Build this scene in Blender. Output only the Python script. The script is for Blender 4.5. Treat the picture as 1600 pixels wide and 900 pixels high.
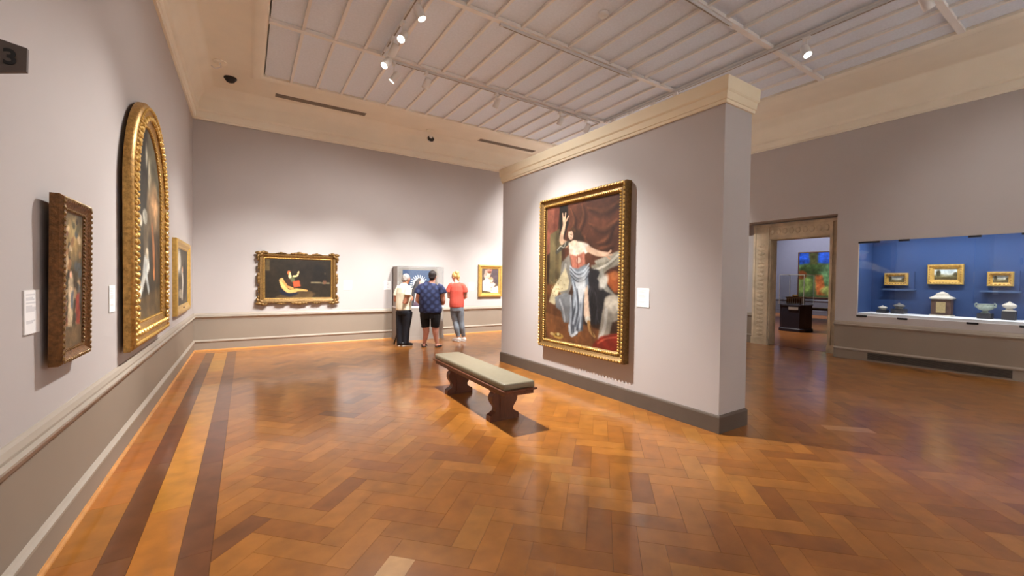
import bpy, bmesh, math, random
import numpy as np
from mathutils import Vector, Matrix, noise

# ------------------------------------------------------------------ clear
for o in list(bpy.data.objects):
    bpy.data.objects.remove(o, do_unlink=True)
SC = bpy.context.scene
COL = SC.collection
random.seed(7)
NR = np.random.RandomState(11)

# ------------------------------------------------------------------ camera
FPX, YAW, PIT, ROL, EYE = 646.5, 0.5721, 0.0197, 0.0125, 1.45
_F = Vector((math.sin(YAW)*math.cos(PIT), math.cos(YAW)*math.cos(PIT), -math.sin(PIT)))
_R0 = Vector((math.cos(YAW), -math.sin(YAW), 0)); _U0 = _R0.cross(_F)
_R = _R0*math.cos(ROL)+_U0*math.sin(ROL); _U = -_R0*math.sin(ROL)+_U0*math.cos(ROL)
cam = bpy.data.cameras.new('camera'); cam.sensor_width = 36; cam.lens = FPX/1600*36
cam.clip_start = .05; cam.clip_end = 200
camo = bpy.data.objects.new('camera', cam); COL.objects.link(camo)
M = Matrix((_R, _U, -_F)).transposed().to_4x4(); M.translation = (0, 0, EYE)
camo.matrix_world = M
SC.camera = camo

# ------------------------------------------------------------------ world, exposure
w = bpy.data.worlds.new('world'); SC.world = w; w.use_nodes = True
w.node_tree.nodes['Background'].inputs[0].default_value = (.5, .5, .55, 1)
w.node_tree.nodes['Background'].inputs[1].default_value = .05
SC.view_settings.view_transform = 'Standard'
SC.view_settings.look = 'None'
SC.view_settings.gamma = 1
SC.view_settings.use_curve_mapping = False
SC.view_settings.exposure = 0.4
SPOT_COL = (1.0, .98, .955)
SPOT_W = 520

def screen(P):
    d = Vector(P)-Vector((0, 0, EYE)); z = d.dot(_F)
    if z < .05: return None
    return (800+FPX*d.dot(_R)/z, 450-FPX*d.dot(_U)/z, z)

# ------------------------------------------------------------------ room measures (metres)
XL, YB, XR, YN = -.849, 9.959, 9.907, -3.2       # left wall, back wall, right wall, near wall
XP, XP2, YP0, YP1, ZP = 3.817, 4.289, 2.237, 6.255, 3.15   # partition
ZC, ZCE = 4.44, 5.0                               # cornice foot, ceiling
PX0, PX1, PY1 = .27, 8.45, 8.64                   # panelled field of the ceiling

# ------------------------------------------------------------------ materials
def lin(c):
    c = np.asarray(c, float)/255.
    return np.where(c <= .04045, c/12.92, ((c+.055)/1.055)**2.4)
def rgba(c):
    return tuple(float(x) for x in lin(c))+(1,)
MATS = {}
def mat(name, c, rough=.6, metal=0, var=.08, scale=6, bump=0, bscale=None, spec=.5, src=None, coat=0, stretch=None):
    """procedural principled material; src: None | 'Col' (colour attribute) | 'obj' (object colour)"""
    if name in MATS: return MATS[name]
    m = bpy.data.materials.new(name); m.use_nodes = True
    nt = m.node_tree; N = nt.nodes; L = nt.links; b = N['Principled BSDF']
    b.inputs['Roughness'].default_value = rough; b.inputs['Metallic'].default_value = metal
    b.inputs['Specular IOR Level'].default_value = spec
    if coat: b.inputs['Coat Weight'].default_value = coat; b.inputs['Coat Roughness'].default_value = .12
    geo = N.new('ShaderNodeNewGeometry'); vec = geo.outputs['Position']
    if stretch:
        mp = N.new('ShaderNodeMapping'); mp.inputs['Scale'].default_value = stretch
        L.new(vec, mp.inputs[0]); vec = mp.outputs[0]
    if var or src:
        nz = N.new('ShaderNodeTexNoise'); nz.inputs['Scale'].default_value = scale; nz.inputs['Detail'].default_value = 4
        L.new(vec, nz.inputs['Vector'])
        mr = N.new('ShaderNodeMapRange'); mr.inputs[1].default_value = .3; mr.inputs[2].default_value = .7
        mr.inputs[3].default_value = 1-var; mr.inputs[4].default_value = 1+var
        L.new(nz.outputs[0], mr.inputs[0])
        mx = N.new('ShaderNodeVectorMath'); mx.operation = 'MULTIPLY'
        if src == 'obj':
            oi = N.new('ShaderNodeObjectInfo'); L.new(oi.outputs['Color'], mx.inputs[0])
        elif src:
            at = N.new('ShaderNodeAttribute'); at.attribute_name = src; L.new(at.outputs['Color'], mx.inputs[0])
        else:
            mx.inputs[0].default_value = rgba(c)[:3]
        L.new(mr.outputs[0], mx.inputs[1]); L.new(mx.outputs[0], b.inputs['Base Color'])
    else:
        b.inputs['Base Color'].default_value = rgba(c)
    if bump:
        n2 = N.new('ShaderNodeTexNoise'); n2.inputs['Scale'].default_value = bscale or 80; n2.inputs['Detail'].default_value = 3
        L.new(vec, n2.inputs['Vector'])
        bp = N.new('ShaderNodeBump'); bp.inputs['Strength'].default_value = bump; bp.inputs['Distance'].default_value = .01
        L.new(n2.outputs[0], bp.inputs['Height']); L.new(bp.outputs[0], b.inputs['Normal'])
    MATS[name] = m
    return m
def emat(name, c, strength):
    if name in MATS: return MATS[name]
    m = bpy.data.materials.new(name); m.use_nodes = True
    b = m.node_tree.nodes['Principled BSDF']; b.inputs['Base Color'].default_value = rgba(c)
    b.inputs['Emission Color'].default_value = rgba(c); b.inputs['Emission Strength'].default_value = strength
    MATS[name] = m; return m
def glassmat(name, tint=(.97, .98, .98), refl=1.0):
    m = bpy.data.materials.new(name); m.use_nodes = True
    nt = m.node_tree; N = nt.nodes; L = nt.links; N.remove(N['Principled BSDF'])
    tr = N.new('ShaderNodeBsdfTransparent'); tr.inputs[0].default_value = (*tint, 1)
    gl = N.new('ShaderNodeBsdfGlossy'); gl.inputs['Roughness'].default_value = .01
    fr = N.new('ShaderNodeLayerWeight'); pw = N.new('ShaderNodeMath'); pw.operation = 'POWER'; pw.inputs[1].default_value = 5
    mu = N.new('ShaderNodeMath'); mu.operation = 'MULTIPLY_ADD'; mu.inputs[1].default_value = .94; mu.inputs[2].default_value = .05*refl; mu.use_clamp = True
    mx = N.new('ShaderNodeMixShader'); L.new(fr.outputs['Facing'], pw.inputs[0]); L.new(pw.outputs[0], mu.inputs[0]); L.new(mu.outputs[0], mx.inputs[0])
    L.new(tr.outputs[0], mx.inputs[1]); L.new(gl.outputs[0], mx.inputs[2])
    L.new(mx.outputs[0], N['Material Output'].inputs[0]); MATS[name] = m
    return m
WALL = mat('wall_paint', (182, 175, 172), .85, var=.015, scale=1.5, bump=.05, bscale=200, spec=.2)
WALLW = mat('white_wall_paint', (240, 239, 238), .85, var=.01, spec=.2)  # unseen near wall set whiter than the others to bounce more light
DADO = mat('dado_paint', (141, 128, 114), .55, var=.03, scale=2, spec=.3)
RAIL = mat('rail_paint', (158, 146, 132), .45, var=.03, scale=3, spec=.4)
CREAM = mat('cream_plaster', (234, 227, 210), .8, var=.03, scale=2, spec=.2)
CROWN = mat('partition_crown_paint', (228, 214, 186), .7, var=.02, scale=2, spec=.3)
PANELM = mat('ceiling_panel', (220, 226, 234), .9, var=.04, scale=30, bump=.1, bscale=300, spec=.1)
RIBM = mat('ceiling_rib', (228, 224, 218), .8, var=.03, scale=4, spec=.2)
BASEM = mat('partition_base_paint', (92, 80, 70), .5, var=.04, spec=.3)
WHITE = mat('white_enamel', (225, 222, 218), .4, var=.02)
BLACK = mat('black_plastic', (18, 17, 17), .45, var=.1)
GREYM = mat('track_grey', (206, 204, 202), .35, metal=.1, var=.03)
DARKVENT = mat('vent_taupe', (140, 128, 114), .7, var=.1)
GRILLE = mat('grille_dark', (88, 80, 72), .7, var=.1)
GOLD = mat('gilded_wood', (172, 132, 70), .36, metal=.55, var=.35, scale=40, bump=.35, bscale=90)
GOLDB = mat('bright_gilding', (208, 170, 92), .34, metal=.5, var=.15, scale=25, bump=.2, bscale=120)
GOLDD = mat('dark_gilding', (112, 74, 36), .42, metal=.4, var=.4, scale=45, bump=.4, bscale=100)
GOLDM = mat('antique_gilding', (124, 94, 52), .38, metal=.5, var=.35, scale=50, bump=.35, bscale=110)
CARD = mat('card_print', (240, 240, 240), .7, var=.005, src='Col')
CANVAS = mat('oil_canvas', (100, 80, 60), .5, var=.07, scale=35, bump=.12, bscale=250, src='Col', spec=.25)
WOODP = mat('floor_plank_wood', (150, 85, 40), .276, var=.17, scale=7, src='obj', spec=.3, coat=.6)
WOODC = mat('floor_board_wood', (150, 85, 40), .276, var=.17, scale=7, src='Col', spec=.3, coat=.6)
JOINT = mat('floor_joint', (70, 38, 18), .6, var=.1)
WOODF = mat('next_room_floor', (166, 104, 56), .28, var=.25, scale=3, stretch=(1, 4, 1))
BENCHW = mat('bench_wood', (98, 54, 32), .42, var=.25, scale=14, stretch=(4, 4, .6), bump=.05)
LEATHER = mat('bench_leather', (126, 117, 96), .42, var=.06, scale=20, bump=.06, bscale=160)
STONE = mat('door_stone', (206, 190, 162), .8, var=.18, scale=5, bump=.25, bscale=25)
LILAC = mat('next_room_wall', (118, 122, 150), .85, var=.02)
LILACD = mat('next_room_dado', (98, 100, 118), .6, var=.03)
BLUE = mat('case_blue', (31, 62, 110), .8, var=.05, scale=2)
BLUEN = mat('niche_blue', (58, 84, 122), .8, var=.05)
WHITEP = mat('case_white', (238, 240, 242), .6, var=.01)
GLASS = glassmat('clear_glass')
CASEG = mat('case_grey', (150, 142, 134), .55, var=.03)
NAVYB = mat('pedestal_navy', (58, 58, 76), .5, var=.05)
PEWTER = mat('pewter', (150, 146, 138), .35, metal=.6, var=.2, scale=30, bump=.2)
CERAM = mat('pale_ceramic', (205, 198, 184), .35, var=.12, scale=30)
CELADON = mat('green_ceramic', (150, 162, 150), .3, var=.2, scale=40)
DKBLOCK = mat('dark_block', (38, 40, 46), .5, var=.1)
DKWOOD = mat('dark_wood', (78, 56, 46), .5, var=.3, scale=20)
SKIN1 = mat('skin_tan', (176, 116, 88), .5, var=.06, scale=20)
SKIN2 = mat('skin_fair', (222, 168, 146), .5, var=.06, scale=20)
SKIN3 = mat('skin_rosy', (206, 146, 124), .5, var=.08, scale=14)
OAK = mat('oak_quarter_round', (190, 132, 72), .35, var=.15, scale=10)

def speckle(m):
    # small dark knots and worn blotches of the boards, multiplied into the wood colour
    nt = m.node_tree; N = nt.nodes; L = nt.links; b = N['Principled BSDF']
    src = b.inputs['Base Color'].links[0].from_socket; geo = N.new('ShaderNodeNewGeometry')
    cur = src
    for sc, lo, hi, amt in ((4.5, .60, .85, .3), (.55, .35, .65, .12)):
        nz = N.new('ShaderNodeTexNoise'); nz.inputs['Scale'].default_value = sc; nz.inputs['Detail'].default_value = 1
        L.new(geo.outputs['Position'], nz.inputs['Vector'])
        mr = N.new('ShaderNodeMapRange'); mr.inputs[1].default_value = lo; mr.inputs[2].default_value = hi; mr.inputs[3].default_value = 1; mr.inputs[4].default_value = 1-amt
        L.new(nz.outputs[0], mr.inputs[0])
        mx = N.new('ShaderNodeVectorMath'); mx.operation = 'MULTIPLY'; L.new(cur, mx.inputs[0]); L.new(mr.outputs[0], mx.inputs[1]); cur = mx.outputs[0]
    L.new(cur, b.inputs['Base Color'])
speckle(WOODP); speckle(WOODC)

# ------------------------------------------------------------------ mesh helper
class MB:
    def __init__(s): s.v = []; s.f = []
    def add(s, v, f):
        n = len(s.v); s.v += [tuple(p) for p in v]; s.f += [tuple(n+i for i in q) for q in f]; return s
    def box(s, x0, x1, y0, y1, z0, z1):
        return s.add([(x0, y0, z0), (x1, y0, z0), (x1, y1, z0), (x0, y1, z0), (x0, y0, z1), (x1, y0, z1), (x1, y1, z1), (x0, y1, z1)],
                     [(0, 3, 2, 1), (4, 5, 6, 7), (0, 1, 5, 4), (1, 2, 6, 5), (2, 3, 7, 6), (3, 0, 4, 7)])
    def rings(s, rings, cap=True, closed=True):
        n = len(rings[0]); v = [p for r in rings for p in r]; f = []
        for k in range(len(rings)-1):
            for i in range(n if closed else n-1):
                j = (i+1) % n; f.append((k*n+i, k*n+j, (k+1)*n+j, (k+1)*n+i))
        if cap and closed:
            f.append(tuple(range(n-1, -1, -1))); f.append(tuple((len(rings)-1)*n+i for i in range(n)))
        return s.add(v, f)
    def lathe(s, prof, seg=20, c=(0, 0, 0)):
        rr = [[(c[0]+r*math.cos(2*math.pi*i/seg), c[1]+r*math.sin(2*math.pi*i/seg), c[2]+z) for i in range(seg)] for r, z in prof]
        return s.rings(rr)
    def ell(s, c, r, rot=None, nu=8, nv=6):
        c = Vector(c); rr = []
        for k in range(nv+1):
            t = math.pi*(.04+.92*k/nv); ring = []
            for i in range(nu):
                a = 2*math.pi*i/nu
                p = Vector((r[0]*math.sin(t)*math.cos(a), r[1]*math.sin(t)*math.sin(a), -r[2]*math.cos(t)))
                if rot: p = rot @ p
                ring.append(c+p)
            rr.append(ring)
        return s.rings(rr)
    def tube(s, pts, rad, seg=12, ref=(1, 0, 0), rounded=True):
        pts = [Vector(p) for p in pts]; rr = []; ref = Vector(ref)
        n = len(pts)
        for i, p in enumerate(pts):
            d = (pts[min(i+1, n-1)]-pts[max(i-1, 0)]).normalized()
            a = ref-d*ref.dot(d)
            if a.length < .05: a = Vector((0, 1, 0))-d*d.y
            a.normalize(); b = d.cross(a); ref = a
            r = rad[i] if isinstance(rad, (list, tuple)) else rad
            ra, rb = r if isinstance(r, (list, tuple)) else (r, r)
            def ring(k, off): return [p+d*off+a*(ra*k*math.cos(2*math.pi*j/seg))+b*(rb*k*math.sin(2*math.pi*j/seg)) for j in range(seg)]
            m = min(ra, rb)
            if rounded and i == 0: rr += [ring(.35, -m*.9), ring(.8, -m*.55)]
            rr.append(ring(1, 0))
            if rounded and i == n-1: rr += [ring(.8, m*.55), ring(.35, m*.9)]
        return s.rings(rr)
    def prism(s, poly, y0, y1):     # polygon in xz, extruded along y
        n = len(poly)
        return s.add([(x, y0, z) for x, z in poly]+[(x, y1, z) for x, z in poly],
                     [tuple(range(n)), tuple(range(2*n-1, n-1, -1))]+[(i, i+n, (i+1) % n+n, (i+1) % n) for i in range(n)])
    def mesh(s, name):
        me = bpy.data.meshes.new(name); me.from_pydata(s.v, [], s.f); me.update()
        bm = bmesh.new(); bm.from_mesh(me); bmesh.ops.recalc_face_normals(bm, faces=bm.faces); bm.to_mesh(me); bm.free()
        return me
    def build(s, name, m, parent=None, smooth=False, label=None, kind=None):
        o = bpy.data.objects.new(name, s.mesh(name)); COL.objects.link(o); o.data.materials.append(m)
        if parent: o.parent = parent
        if smooth: shade(o)
        if label: o['label'] = label
        if kind: o['kind'] = kind
        return o
def shade(o, ang=.9):
    me = o.data
    me.polygons.foreach_set('use_smooth', [True]*len(me.polygons))
    try: me.set_sharp_from_angle(angle=ang)
    except Exception: pass
def bevel(o, wdt, seg=2):
    me = o.data; bm = bmesh.new(); bm.from_mesh(me)
    bmesh.ops.bevel(bm, geom=[e for e in bm.edges if e.calc_face_angle(0) > .5], offset=wdt, segments=seg, affect='EDGES', profile=.5)
    bm.to_mesh(me); bm.free(); return o
def empty(name, loc, rz=0, label=None, cat=None, group=None):
    o = bpy.data.objects.new(name, None); COL.objects.link(o); o.location = loc; o.rotation_euler = (0, 0, rz)
    o.empty_display_size = .1
    return tag(o, label, cat, group)
def tag(o, label=None, cat=None, group=None, kind=None):
    if label: o['label'] = label
    if cat: o['category'] = cat
    if group: o['group'] = group
    if kind: o['kind'] = kind
    return o
def st(o, label=None):
    return tag(o, label, kind='structure')
def run(pts, p0, p1, n):             # profile (out, z) extruded from p0 to p1 along a wall with outward normal n
    b = MB(); r0 = [(p0[0]+n[0]*a, p0[1]+n[1]*a, z) for a, z in pts]; r1 = [(p1[0]+n[0]*a, p1[1]+n[1]*a, z) for a, z in pts]
    return b.rings([r0, r1])

# ================================================================== SETTING
# ---- floor base
b = MB().box(XL-.02, XR+.5, YN, YB+.02, -.12, -.004)
floor = st(b.build('floor', JOINT), 'glossy orange brown wooden parquet floor of the gallery')
# ---- herringbone planks
PW, PL = .1425, .4275
s2 = math.sqrt(.5)
FX0, FX1, FY0, FY1 = -.15, XR+.44, YN, 9.62
def clip(poly, x0, x1, y0, y1):
    for ax, val, sg in ((0, x0, 1), (0, x1, -1), (1, y0, 1), (1, y1, -1)):
        out = []
        for i in range(len(poly)):
            p, q = poly[i], poly[(i+1) % len(poly)]
            dp, dq = sg*(p[ax]-val), sg*(q[ax]-val)
            if dp >= 0: out.append(p)
            if dp*dq < 0:
                t = dp/(dp-dq); out.append((p[0]+t*(q[0]-p[0]), p[1]+t*(q[1]-p[1])))
        poly = out
        if len(poly) < 3: return None
    return poly
def ab(a, bb): return ((a-bb)*s2, (a+bb)*s2)
TONES = [((163, 104, 42), 32), ((157, 98, 38), 36), ((150, 92, 36), 26), ((140, 84, 35), 7), ((170, 112, 47), 8), ((124, 75, 38), 2)]
TL = [t for t, k in TONES for _ in range(k)]
G = .0007
planks = []
a0, b0 = 1.957-PL, .916
for n in range(-26, 27):
    for m in range(-90, 91):
        oa, ob = a0+m*PW+n*PL, b0+m*PW-n*PL
        for typ in (0, 1):
            if typ == 0: A0, A1, B0, B1 = oa, oa+PL, ob, ob+PW
            else: A0, A1, B0, B1 = oa+PL, oa+PL+PW, ob+PW-PL, ob+PW
            cx, cy = ab((A0+A1)/2, (B0+B1)/2)
            if cx < FX0-.4 or cx > FX1+.4 or cy < -1.2 or cy > FY1+.4: continue
            pg = [ab(A0+G, B0+G), ab(A1-G, B0+G), ab(A1-G, B1-G), ab(A0+G, B1-G)]
            cl = clip(pg, FX0+G, FX1, FY0, FY1-G)
            if not cl: continue
            full = all(FX0+G <= p[0] <= FX1 and p[1] <= FY1-G for p in pg)
            under = XP+.02 < cx < XP2-.02 and YP0+.3 < cy < YP1-.3
            tone = random.choice(TL)
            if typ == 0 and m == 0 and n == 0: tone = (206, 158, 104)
            q = screen((cx, cy, 0)); area = 0
            if q and not under:
                sp = [screen((*p, 0)) for p in cl]
                if all(sp) and -30 < q[0] < 1630 and q[1] < 915:
                    area = abs(sum(sp[i][0]*sp[(i+1) % len(sp)][1]-sp[(i+1) % len(sp)][0]*sp[i][1] for i in range(len(sp))))/2
            # hidden behind the partition
            if q and cx > XP and area:
                t = XP/cx if cx else 0; yy = cy*t
                if YP0 < yy < YP1: area = 0
            c0 = clip([ab(A0, B0), ab(A1, B0), ab(A1, B1), ab(A0, B1)], FX0, FX1, FY0, FY1)
            planks.append([area, cx, cy, typ, cl, full, tone, c0 or cl])
for pk in planks:        # pale repair plank on the right
    if abs(pk[1]-5.1) < .16 and abs(pk[2]-1.68) < .14 and pk[3] == 1: pk[6] = (190, 138, 92); break
planks.sort(key=lambda k: -k[0])
def plank_mesh(name, poly):
    nb = MB(); n = len(poly)
    nb.add([(x, y, 0) for x, y in poly]+[(x, y, -.004) for x, y in poly],
           [tuple(range(n))]+[(i, i+n, (i+1) % n+n, (i+1) % n) for i in range(n)])
    me = nb.mesh(name); me.materials.append(WOODP); return me
hp = (PL/2-G, PW/2-G)
ME = [plank_mesh('plank', [ab(-hp[0], -hp[1]), ab(hp[0], -hp[1]), ab(hp[0], hp[1]), ab(-hp[0], hp[1])]),
      plank_mesh('plank', [ab(-hp[1], -hp[0]), ab(hp[1], -hp[0]), ab(hp[1], hp[0]), ab(-hp[1], hp[0])])]
rest = MB(); restc = []
for i, (area, cx, cy, typ, cl, full, tone, c0) in enumerate(planks):
    jit = random.uniform(.9, 1.1); c = tuple(float(x)*jit for x in lin(tone))+(1,)
    if i < 300:
        me = ME[typ] if full else plank_mesh('plank', [(x-cx, y-cy) for x, y in cl])
        o = bpy.data.objects.new('plank', me); COL.objects.link(o); o.location = (cx, cy, 0); o.parent = floor; o.color = c
    else:
        n = len(c0); rest.add([(x, y, 0) for x, y in c0]+[(x, y, -.004) for x, y in c0], [tuple(range(n))]+[(k, k+n, (k+1) % n+n, (k+1) % n) for k in range(n)])
        restc += [c]*(n+1)
def facecol(o, cols):
    at = o.data.color_attributes.new('Col', 'FLOAT_COLOR', 'CORNER')
    arr = np.zeros((len(o.data.loops), 4), np.float32)
    for p in o.data.polygons: arr[p.loop_start:p.loop_start+p.loop_total] = cols[p.index]
    at.data.foreach_set('color', arr.ravel())
o = rest.build('plank_field', WOODC, floor, kind='stuff', label='far herringbone planks of the parquet'); facecol(o, restc)
# ---- border boards along the left wall and the back wall
def boards(x0, x1, y0, y1, ln, tones, axis='y', stag=0):
    pos = (y0 if axis == 'y' else x0)-stag; end = y1 if axis == 'y' else x1
    while pos < end:
        nx = pos+ln*random.uniform(.85, 1.15); a = max(pos, y0 if axis == 'y' else x0); e = min(nx, end)
        if e-a > .05:
            g = .0008
            bb = MB().box(*((x0+g, x1-g, a+g, e-g) if axis == 'y' else (a+g, e-g, y0+g, y1-g)), -.004, 0)
            o = bb.build('border_board', WOODP, floor); o.color = tuple(float(x)*random.uniform(.93, 1.07) for x in lin(random.choice(tones)))+(1,)
        pos = nx
DKT = [(112, 66, 38), (118, 71, 40), (102, 60, 36)]; LTT = [(186, 126, 46), (196, 136, 50), (174, 114, 42)]; MDT = [(174, 108, 38), (162, 98, 35), (184, 118, 42)]
boards(XL-.01, -.622, 1.6, YB, .62, MDT)
boards(-.622, -.489, 1.6, 9.62, 1.15, DKT)
boards(-.489, -.291, 1.6, 9.62, .95, LTT, stag=.4)
boards(-.291, -.15, 1.6, 9.62, 1.2, DKT, stag=.2)
boards(-.622, XR, 9.62, YB+.01, .9, MDT, axis='x')

# ---- walls
T = .25
wall_left = st(MB().box(XL-T, XL, YN, YB+T, 0, 5.3).build('wall_left', WALL), 'pale lilac grey gallery wall on the left')
wall_back = st(MB().box(XL, XR+T, YB, YB+T, 0, 5.3).build('wall_back', WALL), 'pale lilac grey gallery wall at the far end')
wall_near = st(MB().box(XL-T, XR+T, YN-T, YN, 0, 5.3).build('wall_near', WALLW), 'white wall behind the viewer')
SY0, SY1, SZ0, SZ1, SXB = -1.5, 3.10, .85, 2.262, 10.62     # showcase recess
NY0, NY1, NZ, NX = 3.45, 5.6, 2.85, 10.35                   # door niche
DY0, DY1, DZ, DX = 3.70, 4.91, 2.48, 10.64                  # doorway
b = MB()
b.box(XR, 10.8, YN, SY0, 0, 5.3).box(XR, 10.8, SY0, SY1, 0, SZ0).box(XR, 10.8, SY0, SY1, SZ1+.14, 5.3).box(XR, XR+.025, SY0, SY1, SZ1, SZ1+.14).box(XR, 10.75, SY1, NY0, 0, 5.3)
b.box(XR, DX, NY0, NY1, NZ, 5.3).box(XR, DX, NY1, YB+T, 0, 5.3)
b.box(NX, DX, NY0, DY0, 0, NZ).box(NX, DX, DY1, NY1, 0, NZ).box(NX, DX, DY0, DY1, DZ, NZ)
wall_right = st(b.build('wall_right', WALL), 'taupe grey gallery wall on the right with doorway and showcase')

# ---- dado, chair rail, baseboards
RAILP = [(0, .60), (.012, .60), (.018, .625), (.035, .64), (.05, .655), (.05, .668), (.03, .676), (.03, .69), (.018, .715), (.006, .728), (0, .73)]
CAPP = [(0, .165), (.022, .165), (.034, .175), (.034, .19), (.02, .2), (.008, .212), (0, .212)]
BASP = [(0, 0), (.016, 0), (.016, .168), (0, .168)]
DADP = [(0, .168), (.006, .168), (.006, .62), (0, .62)]
for side, p0, p1, n in (('left', (XL, YN), (XL, YB), (1, 0)), ('back', (XL, YB), (XR, YB), (0, -1)), ('right', (XR, YN), (XR, NY0), (-1, 0))):
    st(run(DADP, p0, p1, n).build('dado_'+side, DADO), 'taupe painted dado panel')
    st(run(RAILP, p0, p1, n).build('trim_1', RAIL), 'moulded taupe chair rail')
    st(run(CAPP, p0, p1, n).build('trim_2', RAIL), 'thin moulding above the baseboard')
    st(run(BASP, p0, p1, n).build('baseboard_'+side, DADO), 'taupe painted baseboard')
    if side != 'right':
        st(run([(.016, 0), (.036, 0), (.034, .01), (.026, .02), (.016, .022)], p0, p1, n).build('trim_3', OAK), 'oak quarter round at the floor')
for q0, q1 in ((DY1+.34, NY1),):
    for P, m, nm in ((DADP, DADO, 'dado_door'), (RAILP, RAIL, 'trim_1'), (BASP, DADO, 'baseboard_door'), (CAPP, RAIL, 'trim_2')):
        st(run(P, (NX, q0), (NX, q1), (-1, 0)).build(nm, m))

# ---- cornice, cove and ceiling
def rect(l, bk, r, z, nr=.02):
    return [(XL+l, YN+nr, z), (XR-r, YN+nr, z), (XR-r, YB-bk, z), (XL+l, YB-bk, z)]
cp = [(0, ZC), (.03, ZC), (.034, ZC+.02), (.05, ZC+.03), (.055, ZC+.15), (.08, ZC+.165), (.09, ZC+.2)]
b = MB().rings([rect(a, a, a, z) for a, z in cp], cap=False)
cornice = st(b.build('trim_4', CREAM, smooth=True), 'cream plaster cornice moulding around the room')
ml, mb_, mr_ = PX0-XL, YB-PY1, XR-PX1
cov = [(.09, ZC+.2), (.1, ZC+.3), (.14, ZC+.4), (.21, ZC+.49), (.29, ZC+.55), (.30, ZC+.565)]
R_ = [rect(a, a, a, z) for a, z in cov]
for t, z in ((.40, ZCE+.012), (.20, ZCE+.012), (.17, ZCE-.01), (.13, ZCE-.02), (.06, ZCE-.02), (.03, ZCE), (0.0, ZCE), (0, ZCE+.06)):
    k = 0 if t != .40 else None
    if t == .40: R_.append(rect(.36, .36, .36, z))
    else: R_.append(rect(ml-t, mb_-t, mr_-t, z))
ceiling = st(MB().rings(R_, cap=False).build('ceiling', CREAM, smooth=True), 'coved cream ceiling with a grid of grey panels')
MB().box(XL-T, XR+1.6, YN-T, YB+T, 5.3, 5.4).build('roof_slab', CREAM, ceiling)
beamY = [8.64, 6.75, 4.95, 3.23, 1.55, -.15, -1.85, YN+.1]
NCOL = 19; cw = (PX1-PX0)/NCOL
pm = MB().box(-cw/2+.02, cw/2-.02, -.5, .5, 0, .02).mesh('ceiling_panel'); pm.materials.append(PANELM)
for r in range(len(beamY)-1):
    y1, y0 = beamY[r]-(.0 if r == 0 else .035), beamY[r+1]+.035
    for k in range(NCOL):
        o = bpy.data.objects.new('ceiling_panel', pm); COL.objects.link(o); o.parent = ceiling
        o.location = (PX0+(k+.5)*cw, (y0+y1)/2, ZCE+.035+random.uniform(-.004, .004)); o.scale = (1, (y1-y0), 1)
        o.rotation_euler = (random.uniform(-.002, .002), random.uniform(-.006, .006), 0)
    rm = MB().box(-.021, .021, y0, y1, ZCE, ZCE+.06).mesh('rib'); rm.materials.append(RIBM)
    for k in range(1, NCOL):
        o = bpy.data.objects.new('rib', rm); COL.objects.link(o); o.parent = ceiling; o.location = (PX0+k*cw, 0, 0)
for y in beamY[1:-1]:
    MB().box(PX0, PX1, y-.038, y+.038, ZCE-.012, ZCE+.07).build('beam', RIBM, ceiling)

# ---- partition
b = MB().box(XP, XP2, YP0, YP1, 0, ZP+.2)
part = st(b.build('wall_partition', WALL), 'free-standing pale partition wall carrying the large painting')
def ringrect(o, z): return [(XP-o, YP0-o, z), (XP2+o, YP0-o, z), (XP2+o, YP1+o, z), (XP-o, YP1+o, z)]
b = MB().rings([ringrect(o, z) for o, z in ((0, ZP), (.018, ZP), (.022, ZP+.015), (.022, ZP+.03), (.03, ZP+.034), (.036, ZP+.1), (.042, ZP+.106), (.05, ZP+.118), (.056, ZP+.23), (.05, ZP+.24), (-.1, ZP+.245))])
st(b.build('trim_5', CROWN), 'cream crown moulding on top of the partition wall')
b = MB().rings([ringrect(o, z) for o, z in ((.018, 0), (.018, .152), (.013, .165), (.0, .172))])
st(b.build('baseboard_partition', BASEM), 'dark taupe baseboard around the partition wall')

# ---- stone door surround
droot = st(empty('door_1', (NX, (DY0+DY1)/2, 0)), 'carved stone doorway to the next room')
def drel(b): b.v = [(x-NX, y-(DY0+DY1)/2, z) for x, y, z in b.v]; return b
FW = .34
for y0, y1 in ((DY0-FW, DY0), (DY1, DY1+FW)):
    y0 = max(y0, NY0)
    j = drel(MB().box(NX-.05, NX, y0, y1, 0, DZ+FW).box(NX-.075, NX-.05, y0, y0+.05 if y0 > 4 else y0+.03, .15, DZ+FW).box(NX-.075, NX-.05, y1-.05, y1, .15, DZ+FW)).build('jamb', STONE, droot)
    drel(MB().box(NX-.09, NX, y0-.01, y1+.01, 0, .16)).build('plinth_block', STONE, droot)
drel(MB().box(NX-.05, NX, DY0, DY1, DZ, DZ+FW).box(NX-.08, NX-.05, NY0, NY1-.35, DZ+FW-.06, DZ+FW)).build('lintel', STONE, droot)
for k in range(22):
    z = .24+k*.1
    b = MB().ell((NX-.052, DY1+.17, z), (.02, .085, .038)); b.ell((NX-.058, DY1+.17, z), (.02, .03, .048)); drel(b).build('carved_leaf', STONE, droot)
for k in range(9):
    y = DY0+.07+k*.134
    drel(MB().ell((NX-.052, y, DZ+.16), (.02, .05, .07))).build('carved_leaf', STONE, droot)
drel(MB().box(NX, DX, DY0, DY0+.02, 0, DZ).box(NX, DX, DY1-.02, DY1, 0, DZ).box(NX, DX, DY0, DY1, DZ-.02, DZ)).build('reveal', STONE, droot)

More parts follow.
